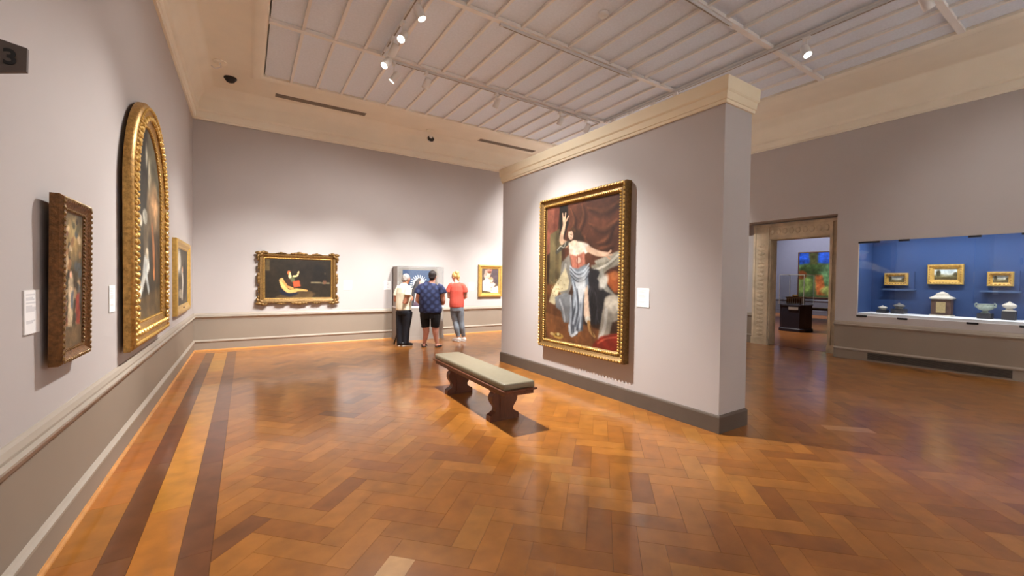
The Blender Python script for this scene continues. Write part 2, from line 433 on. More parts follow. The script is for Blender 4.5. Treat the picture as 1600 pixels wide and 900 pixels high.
# ---- the next room
XF = 22.0
st(MB().box(XR+.5, XF, 0, 16, -.12, -.002).build('floor_next_room', WOODF), 'wooden floor of the room beyond the doorway')
st(MB().box(XF, XF+.2, 0, 16, 0, 5).build('wall_next_room_back', LILAC), 'lilac grey wall of the room beyond the doorway')
st(MB().box(DX, XF, -.2, 0, 0, 5).build('wall_next_room_right', LILAC)); st(MB().box(DX, XF, 16, 16.2, 0, 5).build('wall_next_room_left', LILAC))
st(MB().box(10.8, 10.85, 0, NY0-.1, 0, 5).box(DX, DX+.05, YB+T, 16, 0, 5).build('wall_next_room_front', LILAC))
st(MB().box(DX, XF, -.2, 16.2, 5, 5.1).build('ceiling_next_room', CREAM))
st(run([(0, 0), (.015, 0), (.015, .16), (.03, .18), (.015, .2), (.01, .2), (.01, .6), (.05, .64), (.05, .67), (0, .72)], (XF, 0), (XF, 16), (-1, 0)).build('trim_6', LILACD), 'slate dado and chair rail in the room beyond')

# ================================================================== PAINT (colour arrays for canvases and cards)
class Paint:
    def __init__(s, nx, ny, c):
        s.nx, s.ny = nx, ny; s.a = np.zeros((ny, nx, 3))+np.array(c, float)
        s.V, s.U = np.mgrid[0:ny, 0:nx]; s.U = (s.U+.5)/nx; s.V = (s.V+.5)/ny; s.asp = ny/nx
    def mix(s, m, c, al=1):
        m = np.clip(m*al, 0, 1)[..., None]; s.a = s.a*(1-m)+np.array(c, float)*m; return s
    def blob(s, u, v, ru, rv, c, al=1, rot=0, soft=.35):
        x = s.U-u; y = (s.V-v)*s.asp; rv = rv*s.asp
        ca, sa = math.cos(rot), math.sin(rot); X = (x*ca+y*sa)/ru; Y = (-x*sa+y*ca)/rv
        d = np.sqrt(X*X+Y*Y); return s.mix((1-d)/soft+.5, c, al)
    def stroke(s, pts, wd, c, al=1, soft=.5):
        if len(pts) > 2:          # smooth the path
            ws = list(wd) if isinstance(wd, (list, tuple)) else [wd]*len(pts); P2, W2 = [], []
            for i in range(len(pts)-1):
                q = [np.array(pts[max(0, min(len(pts)-1, i+k))], float) for k in (-1, 0, 1, 2)]
                for t in np.linspace(0, 1, 7)[:-1]:
                    P2.append(tuple(.5*(2*q[1]+(q[2]-q[0])*t+(2*q[0]-5*q[1]+4*q[2]-q[3])*t*t+(3*q[1]-q[0]-3*q[2]+q[3])*t**3))); W2.append(ws[i]+(ws[i+1]-ws[i])*t)
            pts, wd = P2+[tuple(pts[-1])], W2+[ws[-1]]
        best = np.full(s.U.shape, 1e9); n = len(pts)
        for i in range(n-1):
            (x0, y0), (x1, y1) = pts[i], pts[i+1]; y0 *= s.asp; y1 *= s.asp
            w0 = wd[i] if isinstance(wd, (list, tuple)) else wd; w1 = wd[i+1] if isinstance(wd, (list, tuple)) else wd
            dx, dy = x1-x0, y1-y0; t = np.clip(((s.U-x0)*dx+(s.V*s.asp-y0)*dy)/(dx*dx+dy*dy+1e-9), 0, 1)
            d = np.hypot(s.U-x0-t*dx, s.V*s.asp-y0-t*dy)/(w0+(w1-w0)*t)
            best = np.minimum(best, d)
        return s.mix((1-best)/soft+.5, c, al)
    def poly(s, pts, c, al=1, soft=2):
        m = np.zeros(s.U.shape, bool); n = len(pts)
        for i in range(n):
            x0, y0 = pts[i]; x1, y1 = pts[(i+1) % n]
            cnd = ((y0 > s.V) != (y1 > s.V)) & (s.U < (x1-x0)*(s.V-y0)/((y1-y0) or 1e-9)+x0); m ^= cnd
        f = m.astype(float)
        for _ in range(soft):
            g = np.pad(f, 1, mode='edge'); f = (g[:-2, 1:-1]+g[2:, 1:-1]+g[1:-1, :-2]+g[1:-1, 2:]+2*f)/6
        return s.mix(f, c, al)
    def mottle(s, amt, sc=6, seed=1):
        r = np.random.RandomState(seed)
        for k in (sc, sc*2.3, sc*5):
            gx, gy = int(k)+2, int(k*s.asp)+2; g = r.uniform(-1, 1, (gy, gx))
            yy = s.V*(gy-1.01); xx = s.U*(gx-1.01); i = yy.astype(int); j = xx.astype(int); fy = yy-i; fx = xx-j
            fy = fy*fy*(3-2*fy); fx = fx*fx*(3-2*fx)
            n = g[i, j]*(1-fy)*(1-fx)+g[i, j+1]*(1-fy)*fx+g[i+1, j]*fy*(1-fx)+g[i+1, j+1]*fy*fx
            s.a *= (1+amt*n)[..., None]; amt *= .6
        return s
def canvas(P, w_, h_, y, parent, name='canvas', m=None, arch=False, z0=None):
    """painted sheet in the local xz plane, centred, facing -y; colours go on the faces"""
    nx, ny = P.nx, P.ny; X = np.linspace(-w_/2, w_/2, nx+1); Z = np.linspace(h_/2, -h_/2, ny+1)
    v = [(x, y, z) for z in Z for x in X]
    if arch:      # pull vertices above the spring line onto the arch
        r = w_/2; zs = h_/2-r; v2 = []
        for x, yy, z in v:
            if z > zs:
                lim = math.sqrt(max(r*r-x*x, 0)); z = zs+(z-zs)/r*lim
            v2.append((x, yy, z))
        v = v2
    f = [(j*(nx+1)+i, (j+1)*(nx+1)+i, (j+1)*(nx+1)+i+1, j*(nx+1)+i+1) for j in range(ny) for i in range(nx)]
    me = bpy.data.meshes.new(name); me.from_pydata(v, [], f); me.update()
    at = me.color_attributes.new('Col', 'FLOAT_COLOR', 'CORNER')
    c = np.ones((ny, nx, 4, 4), np.float32); c[..., :3] = lin(np.clip(P.a, 0, 255))[:, :, None, :]
    at.data.foreach_set('color', c.ravel()); me.materials.append(m or CANVAS)
    o = bpy.data.objects.new(name, me); COL.objects.link(o); o.parent = parent; return o

# ------------------------------------------------------------------ frames
def frame_rails(root, w_, h_, prof, m, name='frame_rail'):
    """four mitred rails; prof = [(inset, out)]"""
    cs = [(-1, -1), (1, -1), (1, 1), (-1, 1)]; out = []
    for k in range(4):
        a, c = cs[k], cs[(k+1) % 4]
        r = [[(q[0]*(w_/2-i), -d, q[1]*(h_/2-i)) for i, d in prof] for q in (a, c)]
        out.append(MB().rings(r).build(name, m, root))
    return out
def orn_row(bd, p0, p1, step, r, out, along_scale=1, alt=0):
    p0, p1 = Vector(p0), Vector(p1); L_ = (p1-p0).length; n = max(1, int(L_/step)); d = (p1-p0)/n; ang = math.atan2(d.z, d.x)
    rot = Matrix.Rotation(-ang+alt, 3, 'Y')
    for i in range(n):
        p = p0+d*(i+.5); bd.ell((p.x, -out, p.z), (r[0]*random.uniform(.9, 1.1), r[1], r[2]), rot, 6, 4)
def orn_rect(bd, w_, h_, inset, step, r, out, alt=0):
    x, z = w_/2-inset, h_/2-inset
    orn_row(bd, (-x, 0, -z), (x, 0, -z), step, r, out, alt=alt); orn_row(bd, (x, 0, -z), (x, 0, z), step, r, out, alt=alt)
    orn_row(bd, (x, 0, z), (-x, 0, z), step, r, out, alt=alt); orn_row(bd, (-x, 0, z), (-x, 0, -z), step, r, out, alt=alt)
def hang(name, loc, rz, label, group=None, tilt=0):
    o = empty(name, loc, rz, label, 'painting', group); o.rotation_euler = (tilt, 0, rz); return o
LW, PF, BW = math.pi/2, -math.pi/2, 0      # rotations: on left wall, on partition/right wall, on back wall

# ================================================================== LARGE PAINTING ON THE PARTITION
BWID, BHGT = 1.68, 2.17
big = hang('framed_painting', (XP, 4.195, 1.553), PF, 'huge oil painting of a woman in white drapery hanging on the partition wall')
frame_rails(big, BWID, BHGT, [(0, 0), (0, .085), (.012, .1), (.03, .105), (.05, .085), (.075, .07), (.095, .075), (.11, .06), (.13, .04), (.135, 0)], GOLDM)
bd = MB(); orn_rect(bd, BWID, BHGT, .1, .034, (.012, .012, .017), .074, alt=.5); orn_rect(bd, BWID, BHGT, .022, .05, (.02, .01, .012), .104)
bd.build('carved_beading', GOLDB, big, kind='stuff')
P = Paint(150, 210, (62, 40, 27))
P.poly([(0, 0), (1, 0), (1, .5), (.3, .42), (.2, 0)], (88, 50, 34), soft=4)
P.poly([(0, 0), (.2, 0), (.16, .2), (.05, .34), (0, .36)], (138, 80, 62)); P.poly([(.12, 0), (.2, 0), (.17, .16), (.08, .3)], (110, 58, 44), .8)
P.poly([(.05, .2), (.24, .16), (.24, .58), (.04, .6)], (112, 98, 66)); P.poly([(.14, .18), (.2, .17), (.2, .57), (.14, .58)], (84, 70, 46), .8)
P.poly([(.2, 0), (.32, 0), (.34, .14), (.24, .3), (.2, .2)], (32, 26, 22))
for pts, w_ in (([(.36, .03), (.42, .12), (.36, .2)], .012), ([(.52, .02), (.55, .1), (.48, .2)], .015), ([(.72, .3), (.84, .28), (.9, .2)], .014), ([(.6, .05), (.8, .1), (.98, .05)], .02), ([(.62, .16), (.78, .22), (.97, .16)], .02), ([(.56, .24), (.7, .34), (.9, .32)], .018)):
    P.stroke(pts, [w_*.3, w_*1.5, w_*.4], (128, 78, 50), .55, soft=1.4); P.stroke([(x+.03, y+.02) for x, y in pts], [w_*.5, w_*1.8, w_*.6], (50, 28, 20), .6, soft=1.4)
P.poly([(0, .8), (.4, .84), (1, .9), (1, 1), (0, 1)], (128, 80, 46), soft=6); P.poly([(0, .58), (.3, .6), (.34, .84), (0, .8)], (104, 64, 38), soft=6)
P.poly([(.7, .42), (1, .36), (1, .45), (.78, .5)], (170, 162, 144)); P.poly([(.66, .45), (.9, .42), (1, .4), (.8, .52), (.68, .52)], (142, 134, 116)); P.stroke([(.7, .48), (.85, .45), (1, .38)], .012, (205, 198, 180), .8)
P.blob(.93, .56, .1, .07, (162, 84, 42), .9); P.blob(.95, .52, .05, .03, (190, 110, 60), .7)
P.poly([(.55, .46), (.75, .48), (.98, .66), (.9, .74), (.78, .84), (.6, .86), (.52, .7)], (38, 36, 38), soft=3)
P.poly([(.74, .54), (.8, .46), (.86, .58), (.97, .65), (.84, .62)], (150, 146, 134), soft=2); P.blob(.82, .56, .05, .06, (206, 200, 186), .6, rot=.6)
P.poly([(.84, .66), (1, .64), (1, .8), (.93, .82), (.88, .96), (.76, .94), (.8, .8)], (160, 150, 134), soft=3); P.blob(.93, .7, .09, .06, (196, 186, 168)); P.stroke([(.86, .74), (.84, .86), (.78, .94)], .02, (196, 190, 178), .8)
P.poly([(.24, .42), (.36, .36), (.42, .56), (.3, .72), (.2, .62)], (128, 122, 112), soft=3); P.stroke([(.3, .44), (.27, .52), (.24, .62)], .02, (190, 184, 172), .8)
P.poly([(.2, .54), (.3, .46), (.36, .56), (.34, .62), (.2, .64), (.14, .74), (.04, .72), (.1, .62)], (222, 206, 164), soft=2)
for k in range(40): P.blob(random.uniform(.08, .32), random.uniform(.54, .7), .008, .005, (160, 136, 88), .5)
P.poly([(.14, .68), (.3, .64), (.4, .66), (.36, .86), (.28, .86), (.24, .78), (.16, .76)], (126, 128, 130), soft=3); P.stroke([(.22, .7), (.28, .78), (.3, .85)], .014, (178, 180, 182), .8)
P.poly([(.36, .46), (.6, .44), (.64, .6), (.56, .74), (.56, .9), (.38, .95), (.36, .8), (.42, .64)], (122, 130, 138), soft=3)
P.poly([(.44, .52), (.58, .5), (.6, .62), (.52, .72), (.46, .62)], (196, 200, 202), soft=4)
for k, pts in enumerate(([(.41, .56), (.45, .68), (.4, .8), (.41, .93)], [(.5, .68), (.51, .78), (.47, .86), (.45, .93)], [(.38, .66), (.39, .8), (.37, .92)], [(.54, .64), (.54, .76), (.52, .88)], [(.45, .6), (.47, .74), (.43, .86)])):
    P.stroke(pts, [.006, .016, .018, .01][:len(pts)], (176, 184, 192), .6, soft=1); P.stroke([(x+.028, y+.012) for x, y in pts], [.006, .014, .018, .012][:len(pts)], (58, 62, 70), .6, soft=1)
for dy in (0, .025, .05):
    P.stroke([(.37, .45+dy), (.46, .495+dy), (.56, .485+dy), (.63, .44+dy)], .011, (176-40*(dy > .03), 182-40*(dy > .03), 188-40*(dy > .03)), .8, soft=.9); P.stroke([(.38, .465+dy), (.47, .51+dy), (.57, .5+dy), (.64, .455+dy)], .006, (70, 72, 78), .7, soft=.9)
P.stroke([(.37, .88), (.4, .95), (.48, .92)], .016, (190, 196, 202), .8); P.poly([(.5, .54), (.58, .52), (.57, .66), (.53, .72), (.5, .64)], (206, 208, 208), .7, soft=5)
for k in range(26):
    u, v = random.uniform(.6, .76), random.uniform(.56, .76); P.stroke([(u, v), (u+random.uniform(-.02, .03), v+.04), (u+random.uniform(-.03, .03), v+.09)], .006, random.choice([(70, 68, 72), (24, 22, 24), (54, 50, 52)]), .6, soft=1)
P.poly([(.58, .62), (.62, .58), (.64, .72), (.66, .8), (.6, .84), (.57, .78)], (226, 196, 170), soft=2); P.blob(.63, .82, .035, .025, (222, 214, 196))
P.stroke([(.64, .84), (.66, .89), (.72, .93)], [.022, .02, .014], (188, 140, 84)); P.stroke([(.66, .86), (.7, .92)], .006, (120, 80, 40))
P.blob(.2, .97, .08, .022, (178, 142, 70)); P.blob(.2, .965, .05, .012, (120, 84, 40)); P.blob(.2, .957, .02, .012, (220, 196, 130)); P.blob(.1, .962, .03, .012, (196, 160, 100))
P.poly([(.7, .98), (.8, .92), (1, .88), (1, 1), (.7, 1)], (138, 44, 30), soft=3); P.stroke([(.76, .97), (.86, .93), (.98, .91)], .01, (184, 80, 56), .7)
P.blob(.42, .24, .1, .06, (58, 38, 26)); P.blob(.5, .28, .06, .05, (52, 34, 24))
P.stroke([(.27, .1), (.27, .15), (.23, .25), (.3, .29)], [.025, .022, .032, .035], (214, 172, 138)); P.stroke([(.26, .12), (.245, .06)], .009, (216, 176, 144)); P.stroke([(.28, .11), (.29, .06)], .009, (216, 176, 144)); P.stroke([(.3, .12), (.335, .085)], .008, (210, 168, 136))
P.stroke([(.16, .34), (.24, .31), (.33, .28)], .022, (70, 66, 56)); P.stroke([(.17, .325), (.22, .3), (.27, .31), (.3, .27)], .006, (180, 174, 156), .7)
P.blob(.37, .225, .038, .036, (226, 184, 154), rot=-.3); P.blob(.365, .22, .006, .004, (60, 36, 28)); P.blob(.39, .225, .006, .004, (60, 36, 28)); P.blob(.378, .245, .01, .004, (170, 84, 70)); P.stroke([(.36, .19), (.4, .18), (.43, .2)], .014, (84, 54, 34))
P.poly([(.34, .28), (.44, .27), (.58, .29), (.6, .36), (.48, .39), (.36, .37)], (232, 214, 190), soft=3); P.blob(.42, .285, .05, .02, (236, 202, 174))
P.poly([(.36, .36), (.46, .38), (.57, .35), (.58, .44), (.48, .47), (.4, .46)], (182, 112, 90), soft=3); P.blob(.49, .41, .03, .022, (226, 190, 164)); P.stroke([(.47, .37), (.48, .46)], .005, (150, 70, 56))
P.poly([(.54, .29), (.62, .3), (.66, .34), (.58, .37)], (224, 214, 198), soft=2)
P.stroke([(.62, .335), (.74, .37), (.86, .38)], [.032, .028, .02], (220, 182, 152)); P.stroke([(.86, .38), (.9, .36)], .01, (218, 178, 148)); P.stroke([(.86, .385), (.91, .385)], .009, (218, 178, 148)); P.stroke([(.85, .39), (.89, .41)], .009, (212, 170, 140))
P.mottle(.16, 9, 3); P.a *= .76
canvas(P, BWID-.26, BHGT-.26, -.045, big)

# ================================================================== LEFT WALL PAINTINGS
# small carved dark frame
L1W, L1H = .465, .868
t1 = hang('framed_painting', (XL+.03, 3.19, 1.42), LW, 'tall narrow painting in a dark carved frame, nearest on the left wall', tilt=.012)
frame_rails(t1, L1W, L1H, [(0, 0), (0, .036), (.012, .05), (.03, .052), (.045, .04), (.06, .032), (.075, .028), (.08, 0)], GOLDD)
bd = MB(); orn_rect(bd, L1W, L1H, .02, .03, (.013, .008, .012), .05, alt=.5); orn_rect(bd, L1W, L1H, .066, .022, (.008, .006, .007), .034)
bd.build('carved_beading', GOLDM, t1, kind='stuff')
P = Paint(44, 92, (70, 60, 42)); P.blob(.5, .2, .45, .16, (170, 140, 88), .8, soft=1); P.blob(.55, .12, .2, .08, (206, 180, 120), .7, soft=1)
for k in range(70):
    u, v = random.uniform(.08, .92), random.uniform(.05, .9); c = random.choice([(176, 150, 112), (196, 170, 130), (120, 72, 58), (84, 88, 86), (150, 110, 70), (60, 50, 38), (98, 92, 66)])
    P.blob(u, v, random.uniform(.04, .12), random.uniform(.02, .045), c, .65, rot=random.uniform(-1, 1))
P.poly([(.3, .5), (.5, .44), (.6, .6), (.5, .86), (.3, .84)], (196, 174, 140), .85); P.blob(.42, .46, .06, .03, (214, 170, 140)); P.poly([(.68, .62), (.86, .6), (.9, .86), (.7, .84)], (150, 56, 44), .9); P.poly([(.42, .6), (.56, .58), (.55, .72), (.44, .72)], (70, 84, 104), .8)
P.poly([(0, .88), (1, .84), (1, 1), (0, 1)], (104, 84, 58)); P.mottle(.15, 8, 4)
canvas(P, L1W-.15, L1H-.15, -.026, t1); MB().box(-.06, .06, 0, .028, .1, .3).build('hanging_block', DKWOOD, t1)
# arched altarpiece
AW, AH = 1.75, 2.24
t2 = hang('framed_painting', (XL+.03, 5.31, .83+AH/2), LW, 'very large round-arched painting in a gilded carved frame on the left wall')
def archpath(i, n=28):
    r = AW/2-i; zs = AH/2-AW/2; pts = [(AW/2-i, -AH/2+i)]
    pts += [(r*math.cos(math.pi*k/n), zs+r*math.sin(math.pi*k/n)) for k in range(n+1)]
    return pts+[(-AW/2+i, -AH/2+i)]
prof = [(0, 0), (0, .04), (.02, .062), (.05, .07), (.075, .06), (.1, .066), (.15, .058), (.19, .038), (.215, .03), (.22, .0)]
rr = [[(x, -d, z) for x, z in archpath(i)] for i, d in prof]
MB().rings(rr, cap=False).build('moulding', GOLD, t2, smooth=True)
bd = MB(); pp = archpath(.13)
def along(pts, step):
    pts = [Vector((x, 0, z)) for x, z in pts]+[Vector((pts[0][0], 0, pts[0][1]))]; acc = 0
    for q0, q1 in zip(pts[:-1], pts[1:]):
        L_ = (q1-q0).length; d = (q1-q0)/max(L_, 1e-6); t = step-acc if acc else step/2
        t = step/2 if L_ > step else L_/2
        while t < L_: yield q0+d*t, math.atan2(d.z, d.x); t += step
for k, (q, a) in enumerate(along(pp, .055)):
    bd.ell((q.x, -.066, q.z), (.034, .022, .02), Matrix.Rotation(-a+(.7 if k % 2 else -.7), 3, 'Y'), 6, 4)
for k, (q, a) in enumerate(along(archpath(.05), .045)): bd.ell((q.x, -.07, q.z), (.02, .014, .016), Matrix.Rotation(-a, 3, 'Y'), 6, 4)
for k, (q, a) in enumerate(along(archpath(.205), .04)): bd.ell((q.x, -.034, q.z), (.014, .01, .01), Matrix.Rotation(-a, 3, 'Y'), 6, 4)
bd.build('carved_foliage', GOLDB, t2, kind='stuff')
P = Paint(84, 116, (58, 54, 44)); P.poly([(0, 0), (1, 0), (1, .5), (.6, .55), (.2, .45), (0, .5)], (84, 80, 64), soft=6)
P.blob(.72, .4, .25, .14, (150, 118, 84), .8, soft=1); P.blob(.8, .36, .12, .1, (196, 150, 104), .6, soft=1); P.poly([(.2, .02), (.5, .0), (.5, .3), (.4, .5), (.2, .5)], (46, 44, 38), soft=4)
P.blob(.46, .14, .04, .07, (150, 144, 124), .6); P.blob(.56, .24, .05, .1, (140, 132, 112), .6); P.poly([(.34, .52), (.5, .5), (.52, .66), (.34, .68)], (100, 88, 68)); P.blob(.4, .47, .08, .04, (190, 186, 168)); P.blob(.26, .5, .05, .03, (170, 160, 140))
P.stroke([(.66, .5), (.72, .62), (.74, .78)], [.03, .05, .04], (176, 116, 70), .8); P.poly([(.36, .68), (.5, .64), (.56, .74), (.4, .8), (.2, .92), (.18, .86), (.3, .78)], (206, 206, 196)); P.stroke([(.4, .74), (.52, .86)], .03, (188, 194, 190)); P.blob(.46, .66, .05, .03, (190, 176, 150))
P.poly([(0, .9), (.5, .88), (1, .84), (1, 1), (0, 1)], (96, 80, 54), soft=4); P.stroke([(.1, .6), (.14, .8)], .05, (110, 70, 46), .6); P.stroke([(.86, .55), (.88, .8)], .05, (80, 66, 50), .7); P.mottle(.2, 9, 5)
canvas(P, AW-.43, AH-.43, -.02, t2, arch=True); MB().box(-.4, .4, 0, .028, .1, .3).build('hanging_block', DKWOOD, t2)
# third painting in plain gilt frame
L3W, L3H = 1.62, 1.09
t3 = hang('framed_painting', (XL, 8.12, 1.43), LW, 'painting in a plain bright gilt frame near the corner of the left wall')
frame_rails(t3, L3W, L3H, [(0, 0), (0, .05), (.02, .06), (.05, .06), (.09, .04), (.11, .04), (.125, .028), (.13, 0)], GOLDB)
MB().box(-.07, .07, -.052, -.04, -L3H/2+.055, -L3H/2+.085).build('name_plate', GOLDD, t3)
P = Paint(60, 42, (74, 68, 56)); P.poly([(.0, .05), (.4, .0), (.5, .45), (.1, .5)], (120, 116, 104), soft=4); P.blob(.26, .22, .12, .2, (196, 190, 176), .9, rot=.3); P.stroke([(.5, .4), (.56, .6), (.5, .86)], [.03, .06, .05], (190, 182, 168)); P.blob(.54, .36, .05, .06, (190, 150, 120)); P.blob(.36, .8, .15, .08, (150, 140, 120)); P.stroke([(.75, .3), (.8, .8)], .08, (50, 46, 40)); P.mottle(.2, 8, 6)
canvas(P, L3W-.25, L3H-.25, -.024, t3)

# ================================================================== BACK WALL PAINTINGS
BPW, BPH = 1.54, 1.10
t4 = hang('framed_painting', (.965, YB, 1.42), BW, 'dark wide figure painting in an ornate scrolled gold frame on the far wall')
frame_rails(t4, BPW-.06, BPH-.06, [(0, 0), (0, .05), (.02, .075), (.05, .07), (.085, .045), (.105, .04), (.115, .03), (.12, 0)], GOLDM)
bd = MB(); hw, hh = BPW/2, BPH/2
for sx in (-1, 1):
    for sz in (-1, 1):
        for dx, dz, r, a in ((.03, .03, .055, 0), (.1, .015, .05, .3), (.015, .1, .05, 1.2), (.07, .07, .05, .8), (.16, .02, .035, 0), (.02, .16, .035, 1.57)):
            bd.ell((sx*(hw-dx), -.075, sz*(hh-dz)), (r*1.15, .028, r*.62), Matrix.Rotation(sx*sz*a, 3, 'Y'), 8, 6)
for x in (-.34, 0, .34):
    for sz in (-1, 1):
        k = 1.0 if x == 0 else .6
        for dx, r in ((0, .05), (-.075, .04), (.075, .04), (-.13, .028), (.13, .028)): bd.ell((x+dx*k, -.07, sz*(hh-.025+.008*(dx == 0))), (r*k*1.3, .024, r*k*.7), None, 8, 6)
for z in (-.24, 0, .24):
    for sx in (-1, 1):
        k = 1.0 if z == 0 else .6
        for dz, r in ((0, .048), (-.07, .038), (.07, .038)): bd.ell((sx*(hw-.025), -.07, z+dz*k), (r*k*.7, .024, r*k*1.3), None, 8, 6)
bd.build('scrolled_carving', GOLDM, t4, kind='stuff', smooth=True)
bd = MB(); orn_rect(bd, BPW-.06, BPH-.06, .095, .03, (.013, .008, .009), .045); bd.build('inner_beading', GOLDB, t4, kind='stuff')
P = Paint(110, 72, (40, 33, 24)); P.blob(.7, .35, .3, .3, (34, 28, 22), 1, soft=.8); P.poly([(.15, .98), (.3, .86), (.66, .82), (.76, .9), (.7, 1), (.16, 1)], (84, 66, 42), soft=4); P.poly([(.01, .0), (.06, 0), (.06, .3), (0, .3)], (92, 76, 46), .8)
P.poly([(.2, .8), (.3, .76), (.5, .9), (.36, .98), (.24, .92)], (32, 34, 46), soft=3)
P.stroke([(.23, .55), (.27, .72), (.34, .83), (.44, .82)], [.03, .035, .03, .028], (222, 176, 106)); P.stroke([(.25, .56), (.32, .7), (.4, .76)], .02, (198, 140, 78)); P.stroke([(.44, .8), (.52, .8), (.62, .82)], [.028, .022, .014], (216, 166, 96)); P.blob(.24, .53, .025, .045, (206, 160, 98))
P.poly([(.34, .44), (.42, .42), (.44, .58), (.36, .6)], (92, 96, 66), soft=2); P.blob(.36, .44, .022, .06, (226, 200, 150)); P.blob(.345, .35, .026, .055, (176, 96, 56)); P.blob(.36, .37, .016, .035, (226, 170, 120)); P.stroke([(.42, .44), (.47, .42), (.49, .32)], [.016, .014, .01], (226, 190, 134))
P.poly([(.4, .58), (.5, .54), (.52, .7), (.42, .74)], (198, 84, 50), soft=2); P.poly([(.29, .52), (.36, .5), (.4, .68), (.33, .7)], (62, 40, 30), soft=2)
P.poly([(.68, .58), (.98, .6), (.98, .64), (.68, .62)], (120, 108, 80), .9, soft=1); P.blob(.9, .58, .03, .07, (110, 76, 56), .9); P.blob(.905, .36, .012, .04, (100, 84, 60), .7); P.poly([(.74, .14), (.9, .14), (.94, .56), (.7, .56)], (24, 21, 18), .7, soft=6); P.mottle(.12, 8, 7)
canvas(P, BPW-.29, BPH-.29, -.03, t4)
MAW, MAH = .735, .875
t5 = hang('framed_painting', (5.675, YB, 1.415), BW, 'painting of a mother and child in a gilt frame beside the partition edge')
frame_rails(t5, MAW, MAH, [(0, 0), (0, .06), (.02, .07), (.045, .07), (.075, .045), (.1, .04), (.11, .03), (.115, 0)], GOLDB)
P = Paint(56, 70, (92, 78, 70)); P.poly([(.5, 0), (1, 0), (1, .6), (.6, .7)], (84, 72, 74), soft=5); P.poly([(.1, .3), (.2, .05), (.45, .0), (.6, .1), (.5, .3), (.2, .45)], (176, 150, 134), soft=3); P.blob(.4, .27, .1, .11, (226, 184, 154)); P.blob(.45, .13, .13, .06, (110, 70, 52)); P.stroke([(.32, .08), (.6, .04)], .04, (190, 110, 96), .8)
P.poly([(.06, .52), (.3, .38), (.5, .46), (.5, .7), (.56, .98), (.06, .92)], (222, 212, 202), soft=3); P.stroke([(.2, .5), (.24, .8)], .02, (150, 148, 160), .8); P.blob(.56, .46, .12, .11, (232, 190, 160)); P.blob(.55, .4, .12, .06, (206, 150, 110), .7); P.poly([(.44, .62), (.7, .56), (.84, .64), (.7, .78), (.46, .78)], (234, 200, 176), soft=3); P.poly([(.6, .8), (.98, .72), (1, 1), (.56, 1)], (244, 238, 232), soft=3); P.blob(.52, .84, .07, .05, (232, 190, 164)); P.poly([(0, .9), (.5, .96), (.5, 1), (0, 1)], (90, 76, 50), soft=3); P.mottle(.1, 7, 8)
canvas(P, MAW-.22, MAH-.22, -.026, t5)

# picture on the rear face of the partition (seen mirrored in the showcase glass)
t6 = hang('framed_painting', (XP2, 4.75, 1.62), LW, 'full-length portrait on the rear face of the partition, mirrored in the showcase glass')
frame_rails(t6, 1.5, 2.1, [(0, 0), (0, .06), (.03, .075), (.07, .05), (.1, .03), (.105, 0)], GOLDD)
P = Paint(50, 70, (46, 36, 30)); P.poly([(.3, .35), (.7, .33), (.8, .8), (.2, .85)], (84, 66, 66), soft=4); P.stroke([(.95, .33), (.5, .28), (.05, .4)], [.04, .09, .05], (214, 204, 180)); P.blob(.5, .14, .08, .07, (206, 170, 140)); P.blob(.5, .09, .12, .03, (196, 186, 160)); P.blob(.8, .9, .12, .08, (150, 120, 90)); P.mottle(.15, 6, 9)
canvas(P, 1.3, 1.9, -.028, t6)

# ------------------------------------------------------------------ wall cards
def card(loc, rz, w_, h_, label, seed):
    r = empty('wall_label', loc, rz, label, 'wall label', 'white text cards beside the pictures')
    MB().box(-w_/2, w_/2, -.006, 0, -h_/2, h_/2).build('card', WHITE, r)
    P = Paint(20, 26, (240, 239, 238)); rs = random.Random(seed)
    for k, v in enumerate([.08, .15, .19, .28] + [.36+.04*i for i in range(7)] + [.7, .74]):
        P.poly([(.1, v), (.1+rs.uniform(.35, .75), v), (.1+rs.uniform(.35, .75), v+.025), (.1, v+.025)], (206, 206, 208), .8, soft=0)
    canvas(P, w_*.98, h_*.98, -.0065, r, name='printed_text', m=CARD)
card((XL, 2.85, 1.272), LW, .165, .205, 'white text card left of the dark carved frame on the left wall', 1)
card((XL, 4.24, 1.27), LW, .155, .2, 'white text card left of the arched painting', 2)
card((1.958, YB, 1.283), BW, .175, .215, 'white text card right of the dark figure painting', 3)
card((2.86, YB, 1.283), BW, .165, .21, 'white text card left of the blue-backed display case', 4)
card((5.11, YB, 1.26), BW, .165, .215, 'white text card left of the mother and child painting', 5)
card((XP, 3.157, 1.265), PF, .178, .218, 'white text card right of the huge painting on the partition', 6)
card((XL, 6.95, 1.27), LW, .15, .2, 'white text card between arched painting and plain gilt frame', 7)

# ================================================================== BENCH
bench = empty('gallery_bench', (2.275, 4.255, 0), -.03, 'wooden gallery bench with grey-green leather pad in front of the partition', 'bench')
bl, bwd = 1.88, .375
o = MB().box(-bwd/2+.01, bwd/2-.01, -bl/2+.01, bl/2-.01, .385, .452).build('seat_pad', LEATHER, bench); bevel(o, .018, 3); shade(o); pad = o
MB().rings([[(sx*(bwd/2-.012), sy*(bl/2-.012), z) for sx, sy in ((-1, -1), (1, -1), (1, 1), (-1, 1))] for z in (.402, .408)]).build('pad_piping', LEATHER, pad)
MB().rings([[(sx*(bwd/2+e), sy*(bl/2+e), z) for sx, sy in ((-1, -1), (1, -1), (1, 1), (-1, 1))] for e, z in ((-.02, .325), (-.02, .355), (-.008, .36), (.006, .368), (.006, .384), (-.004, .386))]).build('seat_frame', BENCHW, bench)
half = [(.17, 0), (.172, .035), (.165, .06), (.135, .075), (.105, .095), (.1, .125), (.115, .15), (.135, .175), (.15, .21), (.15, .25), (.135, .28), (.12, .295), (.135, .3), (.155, .325)]
outl = half+[(-x, z) for x, z in reversed(half)]
